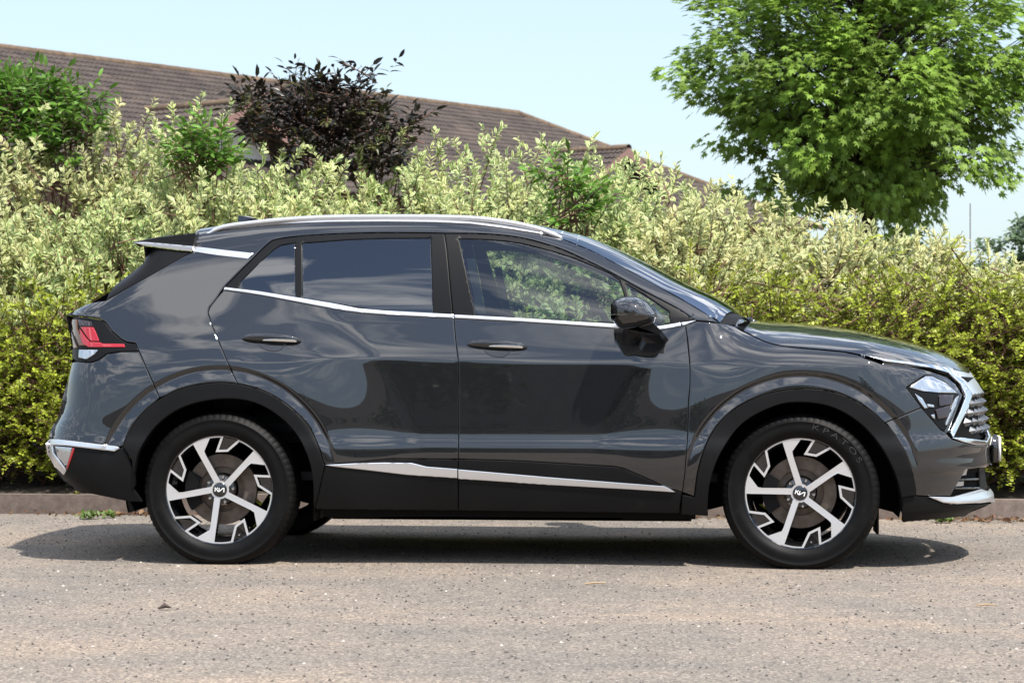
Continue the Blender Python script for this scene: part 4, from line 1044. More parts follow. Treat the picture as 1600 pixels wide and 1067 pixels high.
# --- spoiler, its bright fin and the black side piece of the tail window
def y_trim(p): return -.655 - .055 * np.clip((p[:, 0] - 206) / 190, 0, 1) - .01
panel('pillar_trim', [(302.5,385.3),(350,391),(396,396),(387.5,405),(340,399.5),(302,393.4)], M['satin'], car, off=.005, gap=.2, rnd=.002, spacing=5)
TRIM_S = [(206,378.6),(226,378.3),(262,381.3),(301,385),(300,393),(262,388.3),(223,383.3)]
SP_TOP = [(206,378.2),(226,374),(248,370),(276,367),(306,364),(302,386),(262,381.5),(226,378.5)]
sp_y = lambda p: -.64 - .045 * np.clip((p[:, 0] - 206) / 100, 0, 1)
panel('spoiler_trim', TRIM_S, M['satin'], car, gap=.1, rnd=.002, spacing=4, skirt=.03, yfun=lambda p: sp_y(p) - .006)
panel('spoiler_side', SP_TOP, PAINT, car, gap=.1, rnd=.002, spacing=4, skirt=.03, yfun=sp_y)
panel('tail_window_fin', [(223.5,384),(299,393.3),(230,433),(165,469.5),(170,458),(181,444),(203,427),(224.5,410),(226,404)], M['frame'], car, off=.001, gap=.4, spacing=5)
e = plane_pts([(206,378.2),(248,370),(306,364)], -.64)
V, F = [], []
for k, yy in enumerate(np.linspace(-.63, .63, 13)):
    b = .03 * (1 - (yy / .63) ** 2)
    pr = [(e[0, 0] - b, e[0, 2]), (e[1, 0] - b, e[1, 2] + b * .5), (e[2, 0], e[2, 2] + b * .7), (e[2, 0], e[2, 2] - .05), (e[0, 0] - b + .03, e[0, 2] - .02)]
    V += [(x, yy, z) for x, z in pr]
    if k: F += [((k-1)*5+i, (k-1)*5+(i+1) % 5, k*5+(i+1) % 5, k*5+i) for i in range(5)]
mesh_obj('spoiler', V, F, PAINT, car)
# --- lamps
TAIL = [(102,492.5),(144,497),(155.5,499),(164.6,504),(175,518),(189,530),(198,535),(212,537),(217,548.5),(184,549.5),(167,552.5),(153,562.5),(141.5,566),(120,565),(111,560),(111,548),(107,520)]
tail = panel('tail_lamp', TAIL, M['frame'], car, off=-.001, gap=.5, spacing=5)
panel('tail_lens', [(104,497),(109,498),(112,518),(119,538),(122,543),(116,545),(109,520)], M['amber'], tail, off=.003, gap=0, rnd=.001, spacing=4)
panel('tail_lens', [(110.5,498),(120.5,499.5),(121.5,515),(128,530),(133,540),(124,540),(115,520)], M['amber'], tail, off=.003, gap=0, rnd=.001, spacing=4)
panel('tail_lens', [(122.5,499.5),(143.5,503),(145.5,510),(124.5,509.5)], M['darkred'], tail, off=.003, gap=0, rnd=.001, spacing=4)
panel('tail_lens', [(126,511),(146.5,511.5),(150,519),(155.5,533),(142,533),(136,526)], M['red'], tail, off=.004, gap=0, rnd=.002, spacing=4)
panel('tail_lens', [(125,514),(134,527),(141,534.5),(157,535),(160,537),(194,537.5),(196,542.5),(158,542.5),(139,542.5),(130,538),(126,526)], M['red'], tail, off=.004, gap=0, rnd=.002, spacing=4)
panel('reversing_lens', [(124,546.5),(153,547),(148,553.5),(136,561),(123,559)], M['clear'], tail, off=.003, gap=0, rnd=.001, spacing=4)
HEAD = [(1417.5,605.5),(1446,585.3),(1455,585),(1479,595.5),(1494,610),(1500,616),(1496,634),(1482,665),(1477.4,673.5),(1470,670.5),(1440,637)]
head = panel('headlamp', HEAD, M['frame'], car, off=-.006, gap=.6, spacing=5)
panel('headlamp_reflector', [(1421,605),(1446,587.5),(1456,587.5),(1478,597.5),(1497,614),(1470,613.5),(1440,610.5)], M['clear'], head, off=0.0, gap=.2, rnd=.001, spacing=4)
panel('headlamp_reflector', [(1430,615),(1441,622),(1450,637),(1445,638),(1436,626)], M['clear'], head, off=0.0, gap=0, rnd=.001, spacing=4)
panel('headlamp_reflector', [(1449,631),(1459,632.5),(1460,636),(1450,635.5)], M['clear'], head, off=0.001, gap=0, rnd=.001, spacing=4)
panel('headlamp_reflector', [(1455,648),(1460,647),(1461,654.5),(1457,652)], M['clear'], head, off=0.001, gap=0, rnd=.001, spacing=4)
panel('headlamp_lens', [(1468,617),(1490,617),(1487,632),(1468,634)], M['darkred'], head, off=0.0, gap=0, rnd=.001, spacing=4)
panel('headlamp_lens', [(1462,640),(1482,634),(1489,641),(1480,652),(1466,655)], M['darkred'], head, off=0.001, gap=0, rnd=.002, spacing=4)
panel('headlamp_lens', [(1488,634),(1493,622),(1498.5,617),(1494,634),(1480,664),(1477,664)], M['clear'], head, off=0.001, gap=0, rnd=.001, spacing=4)
panel('headlamp_surround', [(1380,563),(1419,569),(1455,578),(1479,587),(1497,600.5),(1507,616),(1500,634),(1486,672),(1481,676.5),(1478,674),(1483,665),(1497,634),(1501,616),(1495,609.5),(1479,594.5),(1456,584),(1446,584),(1419,575),(1380,568.5)], M['gloss'], car, off=-.008, gap=.1, spacing=4)
panel('daytime_running_light', [(1345,553.5),(1382,561),(1420,566),(1455,570),(1488,576),(1500,590),(1512,607),(1519,617),(1511,640),(1489,684),(1484.5,676),(1500,641),(1508.5,618.5),(1500,600),(1482,583),(1455,575),(1420,569.5),(1382,564.5)], M['chrome'], car, off=.006, gap=.2, rnd=.003, spacing=4)
panel('nose_trim', [(1490,577),(1517,583),(1527,596),(1539,614.5),(1520,617),(1513,606),(1501,590)], M['satin'], car, off=.002, gap=.4, spacing=4)
panel('nose_vent', [(1501,589),(1521,590.5),(1512,598)], M['black'], car, off=.005, gap=.2, rnd=0, spacing=3)
panel('grille_backing', [(1519.5,618),(1538,616),(1543,640),(1547,672),(1542,688),(1491,686)], M['black'], car, off=-.03, gap=0, rnd=0, spacing=4)
panel('grille_surround', [(1487,684),(1500,683.5),(1541,688.5),(1544,682),(1541,672),(1546,671),(1554,679),(1552,694.5),(1524,695),(1505,690.5)], M['chrome'], car, off=.006, gap=.1, rnd=.003, spacing=4)
panel('lower_grille', [(1487,775),(1501,752),(1511,735),(1530,732),(1541,732),(1544,764),(1533,768)], M['black'], car, off=-.02, gap=0, rnd=0, spacing=4)
for a, b in (((1499,748),(1531,747)), ((1493,761.5),(1533,761))):
    panel('lower_grille_slat', [a, b, (b[0], b[1] + 2.5), (a[0] - 1, a[1] + 2.5)], M['gloss'], car, off=.0, gap=0, spacing=3)
panel('fog_lamp', [(1508,736.5),(1516,734.5),(1514.5,742),(1504,744)], M['clear'], car, off=-.012, gap=0, spacing=3)
panel('fog_lamp', [(1499,753),(1511,752),(1510,759),(1496,760.5)], M['clear'], car, off=-.012, gap=0, spacing=3)
panel('lower_grille_post', [(1531,731.5),(1541,731.5),(1544,764),(1533,768)], M['clad'], car, off=-.004, gap=.1, spacing=4)
panel('skid_plate', [(1450,775.6),(1488,776.5),(1510,770.5),(1533,764),(1544,768),(1551,775),(1553,783.5),(1524,785.5),(1494,787),(1473,785)], M['satin'], car, off=.010, gap=.1, rnd=.006, spacing=4)
# --- bonnet, windscreen, roof
top_patch('bonnet', cat(HOOD_SEAM[:-1] + [(1352,556),(1382,563.5),(1426,569.5),(1455,572),(1474,574)], 3), np.interp(np.linspace(0, 1, 34), np.linspace(0, 1, 12), [2.47,2.50,2.55,2.62,2.70,2.83,3.06,3.20,3.33,3.44,3.49,3.525]), PAINT, car, nv=60, off=.001)
top_patch('windscreen', APIL_TOP[::-1], [1.47,1.56,1.72,1.93,2.12,2.27,2.36,2.455], M['screen'], car, off=-.001)
top_patch('roof', [(306,365.5)] + RAIL_LOW[::-1] + [(858,367)], [-.17,-.10,.0,.22,.47,.72,.97,1.13,1.28,1.44,1.475], PAINT, car, off=-.002)
V = np.array([(2.44 + .03 * (1 - (y / .7) ** 2), y, 1.128) for y in np.linspace(-.7, .7, 15)] + [(2.36, y, 1.10) for y in np.linspace(-.7, .7, 15)])
mesh_obj('cowl', V, [(i, i + 1, 16 + i, 15 + i) for i in range(14)], M['clad'], car)
wr, hr = ROWS['windscreen'][1], ROWS['bonnet'][0]; nn_ = len(wr)
mid_ = (wr + hr) / 2 - [0, 0, .004]
mesh_obj('cowl_panel', np.vstack([wr - [.01, 0, .003], mid_, hr + [.01, 0, -.003]]), [(i, nn_ + i, nn_ + i + 1, i + 1) for i in range(nn_ - 1)] + [(nn_ + i, 2*nn_ + i, 2*nn_ + i + 1, nn_ + i + 1) for i in range(nn_ - 1)], M['clad'], car, smooth=True)
wv, wf = tube_np([plane_pts([(1160,501),(1172,498.5),(1178,503),(1184,506)], -.25), plane_pts([(1173,499),(1165,503),(1120,500)], -.2)], [.012, .008], 6)
link('wiper_arm', fast_mesh('wiper_arm', wv, wf, M['gloss']), car)
# --- roof rails: a round bar over a bright foot strip
RT_TOP = cat([(322,362.5),(348,351.5),(390,345.3),(446.5,339.7),(517,336),(601,335.3),(680,335.6),(748,338),(802,345),(843,354.5),(862,361.5),(878,367)], 4)
for sgn in (-1, 1):
    P = plane_pts(RT_TOP, -.575); P[:, 1] *= -sgn; 
    u = np.linspace(0, 1, len(P)); rr = np.minimum(1, np.minimum(u, 1 - u) * 14 + .25)
    sec = [(-.016, 0), (-.014, .008), (-.006, .011), (.006, .011), (.014, .006), (.014, -.012), (-.014, -.012), (-.016, -.008)]
    V, F = [], []
    for i, p in enumerate(P): V += [(p[0], p[1] - sgn * -1 * a, p[2] - .011 + b * (rr[i] if b > 0 else 1)) for a, b in sec]
    for i in range(len(P) - 1): F += [(i*8+j, i*8+(j+1) % 8, (i+1)*8+(j+1) % 8, (i+1)*8+j) for j in range(8)]
    if sgn == 1: F = [f[::-1] for f in F]
    mesh_obj('roof_rail', V, F, M['satin'], car, smooth=True)
panel('roof_rail_foot', [(333,360.5),(362,353),(432,346),(517,342.3),(601,341.6),(680,342),(748,345.5),(802,355),(843,363.3),(856.7,366.6),(843,365.3),(789,357),(734,350),(680,347.8),(601,346.8),(517,347.5),(432,350.5),(362,357.3)], M['satin'], car, off=.006, gap=0, rnd=.002, spacing=4)
fin = plane_pts([(371,336.5),(376,337),(387,337.8),(400,341.5),(408,346),(372,347)], -.02)
V = [(x, s * .03, z) for s in (-1, 1) for x, _, z in fin]; V = [(v[0], v[1] * (.15 if k % 6 < 3 else 1), v[2]) for k, v in enumerate(V)]
mesh_obj('roof_antenna', V, [tuple(range(6)), tuple(range(11, 5, -1))] + [(i, (i + 1) % 6, 6 + (i + 1) % 6, 6 + i) for i in range(6)], M['gloss'], car)
# --- tailgate and tail window, number plates, nose centre
end_patch('tailgate', -.66, .66, .72, 1.14, PAINT, car, False, off=-.004)
end_patch('tail_window', -.60, .60, 1.19, 1.46, M['privacy'], car, False, off=-.006)
end_patch('rear_bumper_centre', -.62, .62, .34, .715, CLAD, car, False, off=-.004)
end_patch('front_bumper_centre', -.34, .34, .44, .555, PAINT, car, True, off=-.004)
end_patch('lower_grille_centre', -.40, .40, .33, .435, M['black'], car, True, off=-.02)
end_patch('skid_plate_centre', -.34, .34, .265, .325, M['satin'], car, True, off=.006)
end_patch('grille_backing_centre', -.45, .45, .60, .80, M['black'], car, True, off=-.03)
end_patch('nose_trim_centre', -.36, .36, .805, .905, M['satin'], car, True, off=-.002)
end_patch('front_lip_centre', -.34, .34, .19, .26, CLAD, car, True, off=-.004)
pl = rbox('number_plate', (3.640, -.26, .462), (3.652, .26, .578), M['white'], car, bevel=.002)
rbox('plate_holder', (3.600, -.265, .455), (3.6395, .265, .585), M['gloss'], car, bevel=.006)
rbox('rear_number_plate', (-.862, -.26, .80), (-.85, .26, .91), pmat('yellow_plate', (.75, .55, .05), .4), car, bevel=.002)
# faceted grille pieces set on the nose
gv = [(0, -.034, 0), (0, -.015, .022), (0, .018, .022), (0, .034, 0), (0, .015, -.022), (0, -.018, -.022), (.020, -.006, .006), (.020, .012, .004)]
gf = [(0, 6, 1), (1, 6, 7, 2), (2, 7, 3), (3, 7, 4), (4, 7, 6, 5), (5, 6, 0)]
gme = None
for r_ in range(5):
    zz = .615 + r_ * .0415
    for c_ in range(-9, 10):
        yy = (c_ + (.5 if r_ % 2 else 0)) * .082
        lim = .68 + (.0 if r_ < 4 else -.03)
        if abs(yy) > lim - (.05 * r_ if r_ > 2 else 0) * .3 + (-.03 if r_ == 0 else 0): continue
        xx = float(end_x(np.array([yy]), np.array([zz]))[0])
        hx = float(end_x(np.array([abs(yy) + .01]), np.array([zz]))[0]); sl_ = (xx - hx) / .01 * (1 if yy > 0 else -1)
        if gme is None:
            o = mesh_obj('grille_segment', gv, gf, M['gem'], car); gme = o.data
        else: o = link('grille_segment', gme, car)
        o.location = (xx - .022, yy, zz); o.rotation_euler = (0, 0, math.atan(sl_)); o.scale = (1.3, 1.12, 1.0)
# --- door handles
def handle(px0, px1, py, tilt, pair):
    n, m = 25, 14
    u = np.linspace(-1, 1, n)
    cx = (px0 + px1) / 2 + u * (px1 - px0) / 2; cy = py + tilt * u
    hh = 8.2 * np.sqrt(np.clip(1 - np.abs(u) ** 2.2, 0, 1)) + .6
    base = unproject(np.stack([cx, cy], -1)); N = surf_normal(base[:, 0], base[:, 2])
    V, F = [], []
    for i in range(n):
        prot = .034 * (1 - abs(u[i]) ** 3.0) ** .5 + .002
        for j in range(m):
            a = 2 * pi * j / m
            V.append(base[i] + np.array([0, 0, 1]) * (sin(a) * hh[i] / 339 * (1.0 if sin(a) > 0 else .62)) + N[i] * (prot * (.55 + .45 * cos(a))))
    for i in range(n - 1): F += [(i*m+j, i*m+(j+1) % m, (i+1)*m+(j+1) % m, (i+1)*m+j) for j in range(m)]
    V = np.array(V)
    bm_ = [f[::-1] for f in F]
    mesh_obj('door_handle', V, bm_, PAINT, pair[0], smooth=True); mesh_obj('door_handle', V * [1, -1, 1], F, PAINT, pair[1], smooth=True)
    sc = (px1 - px0) / 93.0; mx = (px0 + px1) / 2
    cup = [(mx + a * sc, py + b + tilt * a / 46) for a, b in cat([(-22,3),(-19,10),(-10,15.5),(2,17),(12,15.5),(19,9),(23,3)], 3)] + [(mx + 23 * sc, py - 4), (mx - 22 * sc, py - 4)]
    panel('handle_recess', cup, M['gloss'], pair, off=.0015, gap=0, rnd=.001, spacing=4)
    for pr_, sg in ((pair[0], 1), (pair[1], -1)):  # added chrome strip stands in for the sky highlight along the handle bar
        q_ = np.stack([mx + np.linspace(-.25, .86, 12) * (px1 - px0) / 2, py + tilt * np.linspace(-.25, .86, 12) - .6], -1); b_ = unproject(q_)
        V = []
        for i_, p_ in enumerate(b_):
            uu = np.linspace(-.25, .86, 12)[i_]; pr2 = .034 * (1 - abs(uu) ** 3) ** .5 + .0035
            hgt = .0085 * min(1, (i_ + .3) / 5) * (1 if i_ < 11 else .5)
            V += [(p_[0], (p_[1] - pr2) * sg, p_[2] + hgt), (p_[0], (p_[1] - pr2 - .001) * sg, p_[2]), (p_[0], (p_[1] - pr2 + .003) * sg, p_[2] - .004)]
        Fh = [(i_*3+j, i_*3+j+1, i_*3+j+4, i_*3+j+3) for i_ in range(11) for j in range(2)]
        mesh_obj('handle_highlight', V, Fh if sg > 0 else [f[::-1] for f in Fh], M['chrome'], pr_, smooth=True)
    ins = [(mx + a * sc, py + b + tilt * a / 46) for a, b in [(-26,-8.4),(-8,-11.2),(10,-11),(24,-8),(14,-3.5),(-14,-3.5)]]
handle(378, 471, 532.0, 2.2, rear_door)
handle(730, 824, 541.3, 2.4, front_door)
# --- door mirrors
def mirror_unit(sgn, door):
    prof = cat([(954.5,500),(953.5,487),(954.5,474),(960,467.5),(973.6,463.3),(992.6,463.5),(1009,470.5),(1019,482),(1026,492),(1025,499),(1020,505),(998,511),(974,514.5),(965.4,512),(954.5,500)], 3)[:-1]
    P = plane_pts(prof, -1.06)[:, [0, 2]]; c = P.mean(0)
    rings = [(-.905, .74), (-.93, .90), (-.96, .98), (-.995, 1.0), (-1.03, .965), (-1.06, .89), (-1.085, .78), (-1.105, .63), (-1.118, .44), (-1.125, .2)]
    n = len(P); zs = plane_pts([(990, 491.5)], -1.06)[0, 2]
    for nm, mat, up_ in (('mirror_cover', PAINT, True), ('mirror_housing', M['gloss'], False)):
        V, F = [], []
        for y, s in rings:
            for p in P:
                q = c + (p - c) * s
                z = max(q[1], zs + .001) if up_ else min(q[1], zs - .001)
                k = 1.0 if up_ else .975
                V.append((c[0] + (q[0] - c[0]) * k, y * 1.0 + (0 if up_ else .004), z))
        for i in range(len(rings) - 1): F += [(i*n+j, i*n+(j+1) % n, (i+1)*n+(j+1) % n, (i+1)*n+j) for j in range(n)]
        F.append(tuple((len(rings) - 1) * n + j for j in range(n)))
        V = np.array(V)
        if sgn == 1: V = V * [1, -1, 1]; F = [f[::-1] for f in F]
        o = mesh_obj(nm, V, F, mat, door, smooth=True)
    st = plane_pts([(974,513.5),(1021,505),(1029,512),(1045.6,533),(1041.5,538.5),(1010,538.8),(1000,524)], -.93)
    a = st.copy(); b = st.copy(); a[:, 1] = -.83; b[:, 1] = -.975
    b[:, 0] = b[:, 0].mean() + (b[:, 0] - b[:, 0].mean()) * .98; b[3:, 2] += .045; b[3:, 0] -= .03
    V = np.vstack([a, b]); n = len(a)
    F = [tuple(range(n))[::-1], tuple(range(n, 2 * n))] + [(i, (i + 1) % n, n + (i + 1) % n, n + i) for i in range(n)]
    if sgn == 1: V = V * [1, -1, 1]; F = [f[::-1] for f in F]
    mesh_obj('mirror_stalk', V, F, M['gloss'], door)
    x0 = P[:, 0].min()
    mesh_obj('mirror_glass', np.array([(x0 + .004, sgn * -1 * y, z) for y, z in ((-.925, zs - .03), (-1.10, zs - .025), (-1.10, zs + .05), (-.94, zs + .055))]) * ([1, 1, 1]), [(0, 1, 2, 3)], M['chrome'], door)
mirror_unit(-1, front_door[0]); mirror_unit(1, front_door[1])
# --- dark inner shell behind the panel gaps, wheel housings, floor
for sgn in (-1, 1):
    xs = np.arange(-.84, 3.56, .04); zs = np.arange(.22, 1.09, .04)
    X, Z = np.meshgrid(xs, zs, indexing='ij'); Hh_ = H(X, Z); Y = np.maximum(Hh_ - .035, 0) * sgn
    V = np.stack([X, Y, Z], -1).reshape(-1, 3); nz = len(zs); F = []
    okv = (Hh_ > .30)
    for i in range(len(xs) - 1):
        for j in range(nz - 1):
            cx_, cz_ = xs[i] + .02, zs[j] + .02
            if any(math.hypot(cx_ - hx, cz_ - hz) < .47 for hx, hz in HUBS) or (zs[j] < .33 and any(abs(cx_ - hx) < .47 for hx, _ in HUBS)): continue
            if zs[j] < (.40 if (cx_ < -.3 or cx_ > 3.1) else 0): continue
            if not (okv[i, j] and okv[i+1, j] and okv[i, j+1] and okv[i+1, j+1]): continue
            F.append((i*nz+j, (i+1)*nz+j, (i+1)*nz+j+1, i*nz+j+1))
    mesh_obj('inner_panel', V, F, M['black'], car)
    for hx, hz in HUBS:
        V, F = [], []
        for k, a in enumerate(np.linspace(-.25, pi + .25, 40)):
            for yy in (-.86, -.5): V.append((hx + .455 * cos(a), yy * -sgn, max(.2, hz + .455 * sin(a))))
            if k: F.append((2*k-2, 2*k-1, 2*k+1, 2*k))
        nn = len(V); V.append((hx, -.5 * -sgn, hz))
        F += [(2*k+1, 2*k+3, nn) for k in range(39)]
        mesh_obj('wheel_housing', V, F, M['black'], car)
rbox('underbody', (.48, -.74, .20), (2.20, .74, .30), M['clad'], car, bevel=.02)
mesh_obj('floor_pan', [(-.75,-.45,.32),(3.4,-.45,.27),(3.4,.45,.27),(-.75,.45,.32)], [(0,1,2,3)], M['black'], car)
p_ = plane_pts([(590,800),(596,811),(964,813),(995,803)], -.72)
V = [(q[0], y, q[2]) for y in (-.72, -.5) for q in p_]
mesh_obj('jacking_rail', V, [(0,1,2,3),(7,6,5,4)] + [(i, (i+1) % 4, 4+(i+1) % 4, 4+i) for i in range(4)], CLAD, car)
for x0, x1, z0 in ((3.02, 3.14, .155), (.43, .50, .20)):
    rbox('mud_flap', (x0, -.84, z0), (x0 + .012, -.62, .36), M['clad'], car, bevel=.003); rbox('mud_flap', (x0, .62, z0), (x0 + .012, .84, .36), M['clad'], car, bevel=.003)
# --- cabin
IN = M['interior']
rbox('dashboard', (1.95, -.66, .80), (2.42, .66, 1.10), IN, car, bevel=.05, seg=3)
for yy in (-.36, .36):
    s_ = rbox('front_seat', (1.02, yy - .25, .50), (1.55, yy + .25, .66), IN, car, bevel=.05, seg=3)
    rbox('seat_back', (.96, yy - .24, .62), (1.12, yy + .24, 1.19), IN, s_, bevel=.05, seg=3, rot=Matrix.Rotation(radians(-14), 3, 'Y'))
    rbox('head_restraint', (.885, yy - .13, 1.22), (.985, yy + .13, 1.38), IN, s_, bevel=.035, seg=3)
rbox('rear_seat', (.05, -.62, .55), (.55, .62, .70), IN, car, bevel=.05, seg=3)
rbox('rear_seat_back', (-.10, -.60, .66), (.08, .60, 1.24), IN, car, bevel=.05, seg=3)
rbox('cabin_floor', (-.2, -.70, .38), (2.3, .70, .42), IN, car, bevel=0)
V, F = [], []
for i in range(24):
    a = 2 * pi * i / 24
    for j in range(6):
        b = 2 * pi * j / 6; r = .18 + .014 * cos(b); V.append((.014 * sin(b), r * cos(a), r * sin(a)))
    F += [(i*6+j, i*6+(j+1) % 6, ((i+1) % 24)*6+(j+1) % 6, ((i+1) % 24)*6+j) for j in range(6)]
sw = mesh_obj('steering_wheel', V, F, IN, car, smooth=True); sw.location = (1.82, -.36, 1.02); sw.rotation_euler = (0, radians(-25), 0)
rbox('headlining', (-.2, -.50, 1.555), (1.40, .50, 1.565), M['lining'], car, bevel=0)
rbox('rear_view_mirror', (1.66, -.11, 1.44), (1.69, .11, 1.50), M['gloss'], car, bevel=.01)
for sgn in (-1, 1):     # seat belts hanging by the centre pillars
    V = [(1.13, sgn * .70, 1.42), (1.17, sgn * .70, 1.42), (1.245, sgn * .735, 1.06), (1.205, sgn * .735, 1.06)]
    mesh_obj('seat_belt', V + [(a, b - sgn * .004, c) for a, b, c in V], [(0,1,2,3),(7,6,5,4)], pmat('grey_belt', (.18, .18, .18), .7) if sgn < 0 else bpy.data.materials['grey_belt'], car)

# --- wheels
RF = .2525
def pol(r, a): return np.array([r * RF * cos(radians(a)), -r * RF * sin(radians(a))])      # image angle, clockwise, y down
def q490(x, y): return np.array([x, -y]) / 490 * RF
def arc(r, a0, a1, n): return [pol(r, a) for a in np.linspace(a0, a1, n)]
SPOKE = [q490(6, 70), q490(-47, 475)] + arc(.992, 95.6, 116.5, 6) + [q490(-217, 435), q490(-92, 362), q490(-82, 325), q490(-50, 68)]
RIB = arc(.982, 97, 76.2, 7) + [pol(.735, 65.6), pol(.715, 50.6)] + arc(.982, 57.2, 43.5, 5)
def ribbon(path, wd):
    P = np.array(path); e = np.diff(P, axis=0); e /= np.linalg.norm(e, axis=1)[:, None]
    n = np.stack([-e[:, 1], e[:, 0]], -1); n = np.vstack([n[:1], n, n[-1:]])
    m = n[:-1] + n[1:]; m /= np.linalg.norm(m, axis=1)[:, None]
    c = np.maximum((m * n[1:]).sum(1), .55)[:, None]
    return P + m * wd / c, P - m * wd / c
def face_y(p): return -.098 + .014 * (1 - min(1, np.hypot(*p) / RF)) ** 1.2       # the face dishes in to the hub
def rot2(p, a): c, s = cos(radians(a)), sin(radians(a)); return np.array([p[0] * c + p[1] * s, -p[0] * s + p[1] * c])
def wheel_meshes(base):
    FV, FF, BV, BF = [], [], [], []           # machined faces / black bodies
    def prism(poly, top, bot, V, F):
        n = len(poly); b = len(V)
        ar = sum(poly[i][0] * poly[(i+1) % n][1] - poly[(i+1) % n][0] * poly[i][1] for i in range(n))
        if ar < 0: poly = poly[::-1]
        V += [(p[0], face_y(p) + top, p[1]) for p in poly] + [(p[0], face_y(p) + bot, p[1]) for p in poly]
        from mathutils.geometry import tessellate_polygon
        for t in tessellate_polygon([[Vector((p[0], p[1], 0)) for p in poly]]):
            a = poly[t[0]], poly[t[1]], poly[t[2]]
            s = (a[1][0]-a[0][0])*(a[2][1]-a[0][1]) - (a[2][0]-a[0][0])*(a[1][1]-a[0][1])
            F.append(tuple(b + i for i in (t if s > 0 else t[::-1])))
        F += [(b + (i + 1) % n, b + i, b + n + i, b + n + (i + 1) % n) for i in range(n)]
    for k in range(5):
        a = base + 72 * k
        sp = [rot2(p, a) for p in SPOKE]
        prism(sp, 0, .0025, FV, FF); prism(sp, .003, .05, BV, BF)
        L, R_ = ribbon([rot2(p, a) for p in RIB], .0052)
        for i in range(len(L) - 1):
            qd = [L[i], L[i+1], R_[i+1], R_[i]]
            prism(qd, .0006, .003, FV, FF); prism(qd, .0035, .042, BV, BF)
        pk = [rot2(p, a) for p in arc(.99, 76, 57, 5) + [pol(.72, 51), pol(.74, 65)]]
        prism(pk, .018, .024, BV, BF)
    # ring round the centre cap
    rg = [.036, .0385, .0385]; 
    b = len(FV); n = 40
    for i in range(n):
        t = 2 * pi * i / n
        for r, y in ((.0335, -.0855), (.0425, -.0862), (.0425, -.080)): FV.append((r * cos(t), y, r * sin(t)))
    for i in range(n):
        j = (i + 1) % n
        FF += [(b+i*3, b+i*3+1, b+j*3+1, b+j*3), (b+i*3+1, b+i*3+2, b+j*3+2, b+j*3+1)]
    bv, bf = lathe([(.2535, -.094), (.2565, -.1005), (.2535, -.1035), (.249, -.1005), (.246, -.09), (.232, -.06), (.222, .0), (.226, .085), (.25, .10)], 72)
    b = len(BV); BV += bv; BF += [tuple(b + i for i in f) for f in bf]
    hv, hf = lathe([(.070, -.045), (.066, -.070), (.045, -.0785), (.0, -.0785)], 30)
    b = len(BV); BV += hv; BF += [tuple(b + i for i in f) for f in hf]
    return (FV, FF), (BV, BF)
def tyre_mesh():
    pr = [(.2505, -.096), (.258, -.1055), (.272, -.1115), (.276, -.1145), (.290, -.1165), (.304, -.1170), (.322, -.1145), (.3235, -.1160), (.3265, -.1155), (.328, -.1125), (.338, -.108), (.3475, -.100), (.3535, -.090), (.357, -.078), (.3585, -.062), (.3535, -.060), (.3535, -.053), (.359, -.051), (.360, -.018), (.354, -.016), (.354, -.008), (.360, -.006)]
    pr = pr + [(r, -y) for r, y in pr[::-1]]
    n = 360; V, F = lathe(pr, n); k = len(pr); V = np.array(V)
    for i in range(n):
        if i % 5 == 0:
            for q in (10, 11, 12, 13, 14, k-11, k-12, k-13, k-14, k-15):
                v = V[i * k + q]; r = math.hypot(v[0], v[2]); s = (r - .003) / r; V[i * k + q] = (v[0] * s, v[1] * .994, v[2] * s)
    return V, [f[::-1] for f in F]
tv, tf = tyre_mesh()
WP = None
protos = {}
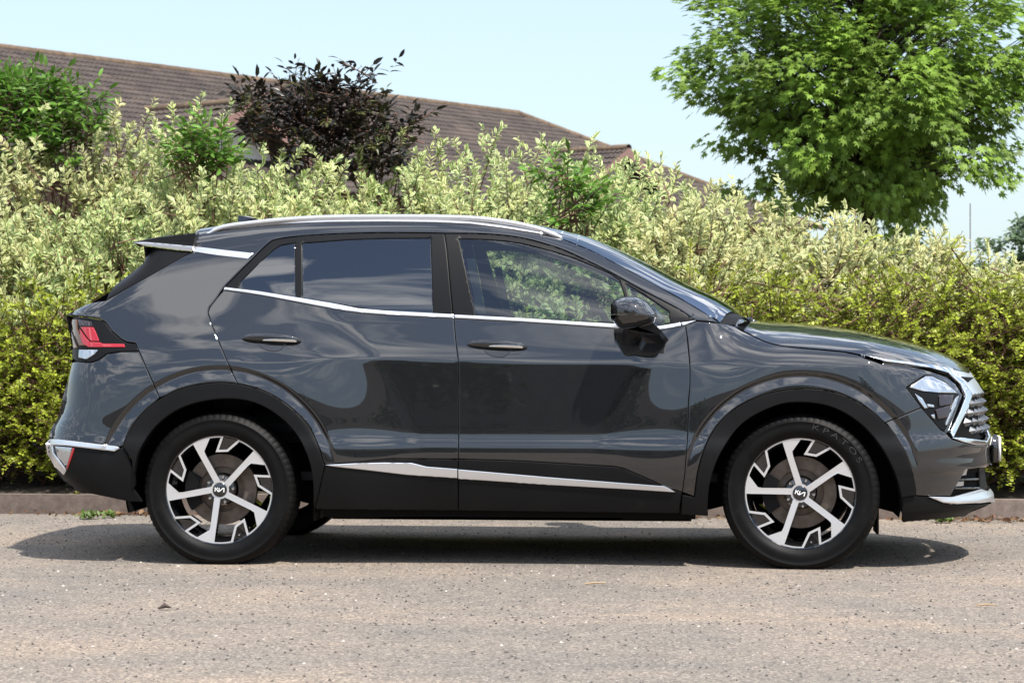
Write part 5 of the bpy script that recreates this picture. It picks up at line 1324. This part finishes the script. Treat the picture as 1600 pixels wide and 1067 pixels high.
def build_wheel(base, x, sgn, steer, flip):
    (FV, FF), (BV, BF) = wheel_meshes(base)
    wo = mesh_obj('wheel', BV, BF, M['gloss'], car)
    wo.location = (x, sgn * .800, .345); wo.rotation_euler = (0, 0, (0 if sgn < 0 else pi) + steer)
    mesh_obj('machined_face', FV, FF, M['machined'], wo)
    # flatten where it stands on the road; each tyre is its own child
    T = tv.copy(); low = T[:, 2] < -.3435; T[low, 2] = -.3435 + (T[low, 2] + .3435) * .02
    mesh_obj('tyre', T, tf, M['rubber'], wo, smooth=True)
    V, F = lathe([(.075, -.020), (.105, -.020), (.106, -.034), (.163, -.034), (.165, -.03), (.165, -.012), (.10, -.012)], 64)
    mesh_obj('brake_disc', V, [f[::-1] for f in F], M['disc'], wo)
    V, F = [], []
    for i, a in enumerate(np.linspace(radians(150), radians(215), 9)):
        for r, y in ((.11, -.052), (.172, -.050), (.176, -.01), (.11, -.01)): V.append((r * cos(a), y, r * sin(a)))
        if i: F += [((i-1)*4+j, (i-1)*4+(j+1) % 4, i*4+(j+1) % 4, i*4+j) for j in range(4)]
    mesh_obj('brake_caliper', V, F + [(0,3,2,1), (32,33,34,35)], M['clad'], wo)
    V, F = lathe([(.0335, -.080), (.0335, -.0885), (.030, -.0905), (.0, -.0912)], 36)
    cap = mesh_obj('centre_cap', V, [f for f in F], M['gloss'], wo, smooth=True)
    # emblem strokes on the cap
    segs = [[(-1, -.5), (-1, .5)], [(-.95, -.12), (-.38, .5)], [(-.72, .10), (-.22, -.5), (.02, .5), (.02, -.5)], [(.02, -.5), (.55, .5), (1, -.5)]]
    segs = [[(-1, -.45), (-1, .45)], [(-.98, -.12), (-.42, .45)], [(-.72, .14), (-.25, -.45)], [(-.12, -.45), (-.12, .45)], [(-.08, -.40), (.72, .42), (.98, .42), (.98, -.45)]]
    V, F = [], []
    for s_ in segs:
        L, R_ = ribbon([rot2(np.array(p) * .021, (16 if base else 5)) for p in s_], .0021)
        b = len(V); n = len(L)
        for a_, c_ in zip(L, R_): V += [(a_[0], -.0922, a_[1]), (c_[0], -.0922, c_[1])]
        F += [(b+2*i, b+2*i+2, b+2*i+3, b+2*i+1) for i in range(n - 1)]
    V = V + [(v[0], v[1] + .002, v[2]) for v in V]
    em = mesh_obj('emblem', V, F, M['white'], wo)
    for k in range(5):
        p = pol(.245, base + 72 * k - 76.5)
        vv, ff = lathe([(.0, -.0), (.006, -.0), (.0095, .004), (.0095, .02)], 6)
        o = mesh_obj('wheel_nut', vv, ff, M['steel'], wo); o.location = (p[0], -.088, p[1])
    p = pol(.90, base + 66)
    vv, ff = lathe([(.0, -.012), (.004, -.012), (.004, .02)], 8); o = mesh_obj('valve', vv, ff, M['steel'], wo); o.location = (p[0], -.084, p[1])
    return wo
w_rn = build_wheel(0.0, 0.0, -1, 0, False)
w_fn = build_wheel(11.3, 2.68, -1, radians(-4.0), False)
build_wheel(30.0, 0.0, 1, 0, True); build_wheel(50.0, 2.68, 1, radians(-4.0), True)
# raised lettering on the front tyre
fc = bpy.data.curves.new('lettering', 'FONT'); fc.body = 'KPATOS'; fc.size = .036; fc.extrude = .0012; fc.space_character = 1.5
fo = bpy.data.objects.new('lettering_source', fc); COL.objects.link(fo)
dg = bpy.context.evaluated_depsgraph_get(); tm = bpy.data.meshes.new_from_object(fo.evaluated_get(dg))
co = np.zeros(len(tm.vertices) * 3); tm.vertices.foreach_get('co', co); co = co.reshape(-1, 3)
wid = co[:, 0].max(); ang = radians(80) - (co[:, 0] / wid) * radians(52); rad = .294 + co[:, 1]
co = np.stack([rad * np.cos(ang), -.1172 - co[:, 2] - .0004 + np.clip((rad - .306) * .18, 0, 1), rad * np.sin(ang)], -1)
tm.vertices.foreach_set('co', co.ravel().astype(np.float32)); tm.materials.clear(); tm.materials.append(pmat('tyre_lettering', (.008, .008, .008), .6)); tm.update()
link('tyre_lettering', tm, w_fn)
bpy.data.objects.remove(fo)
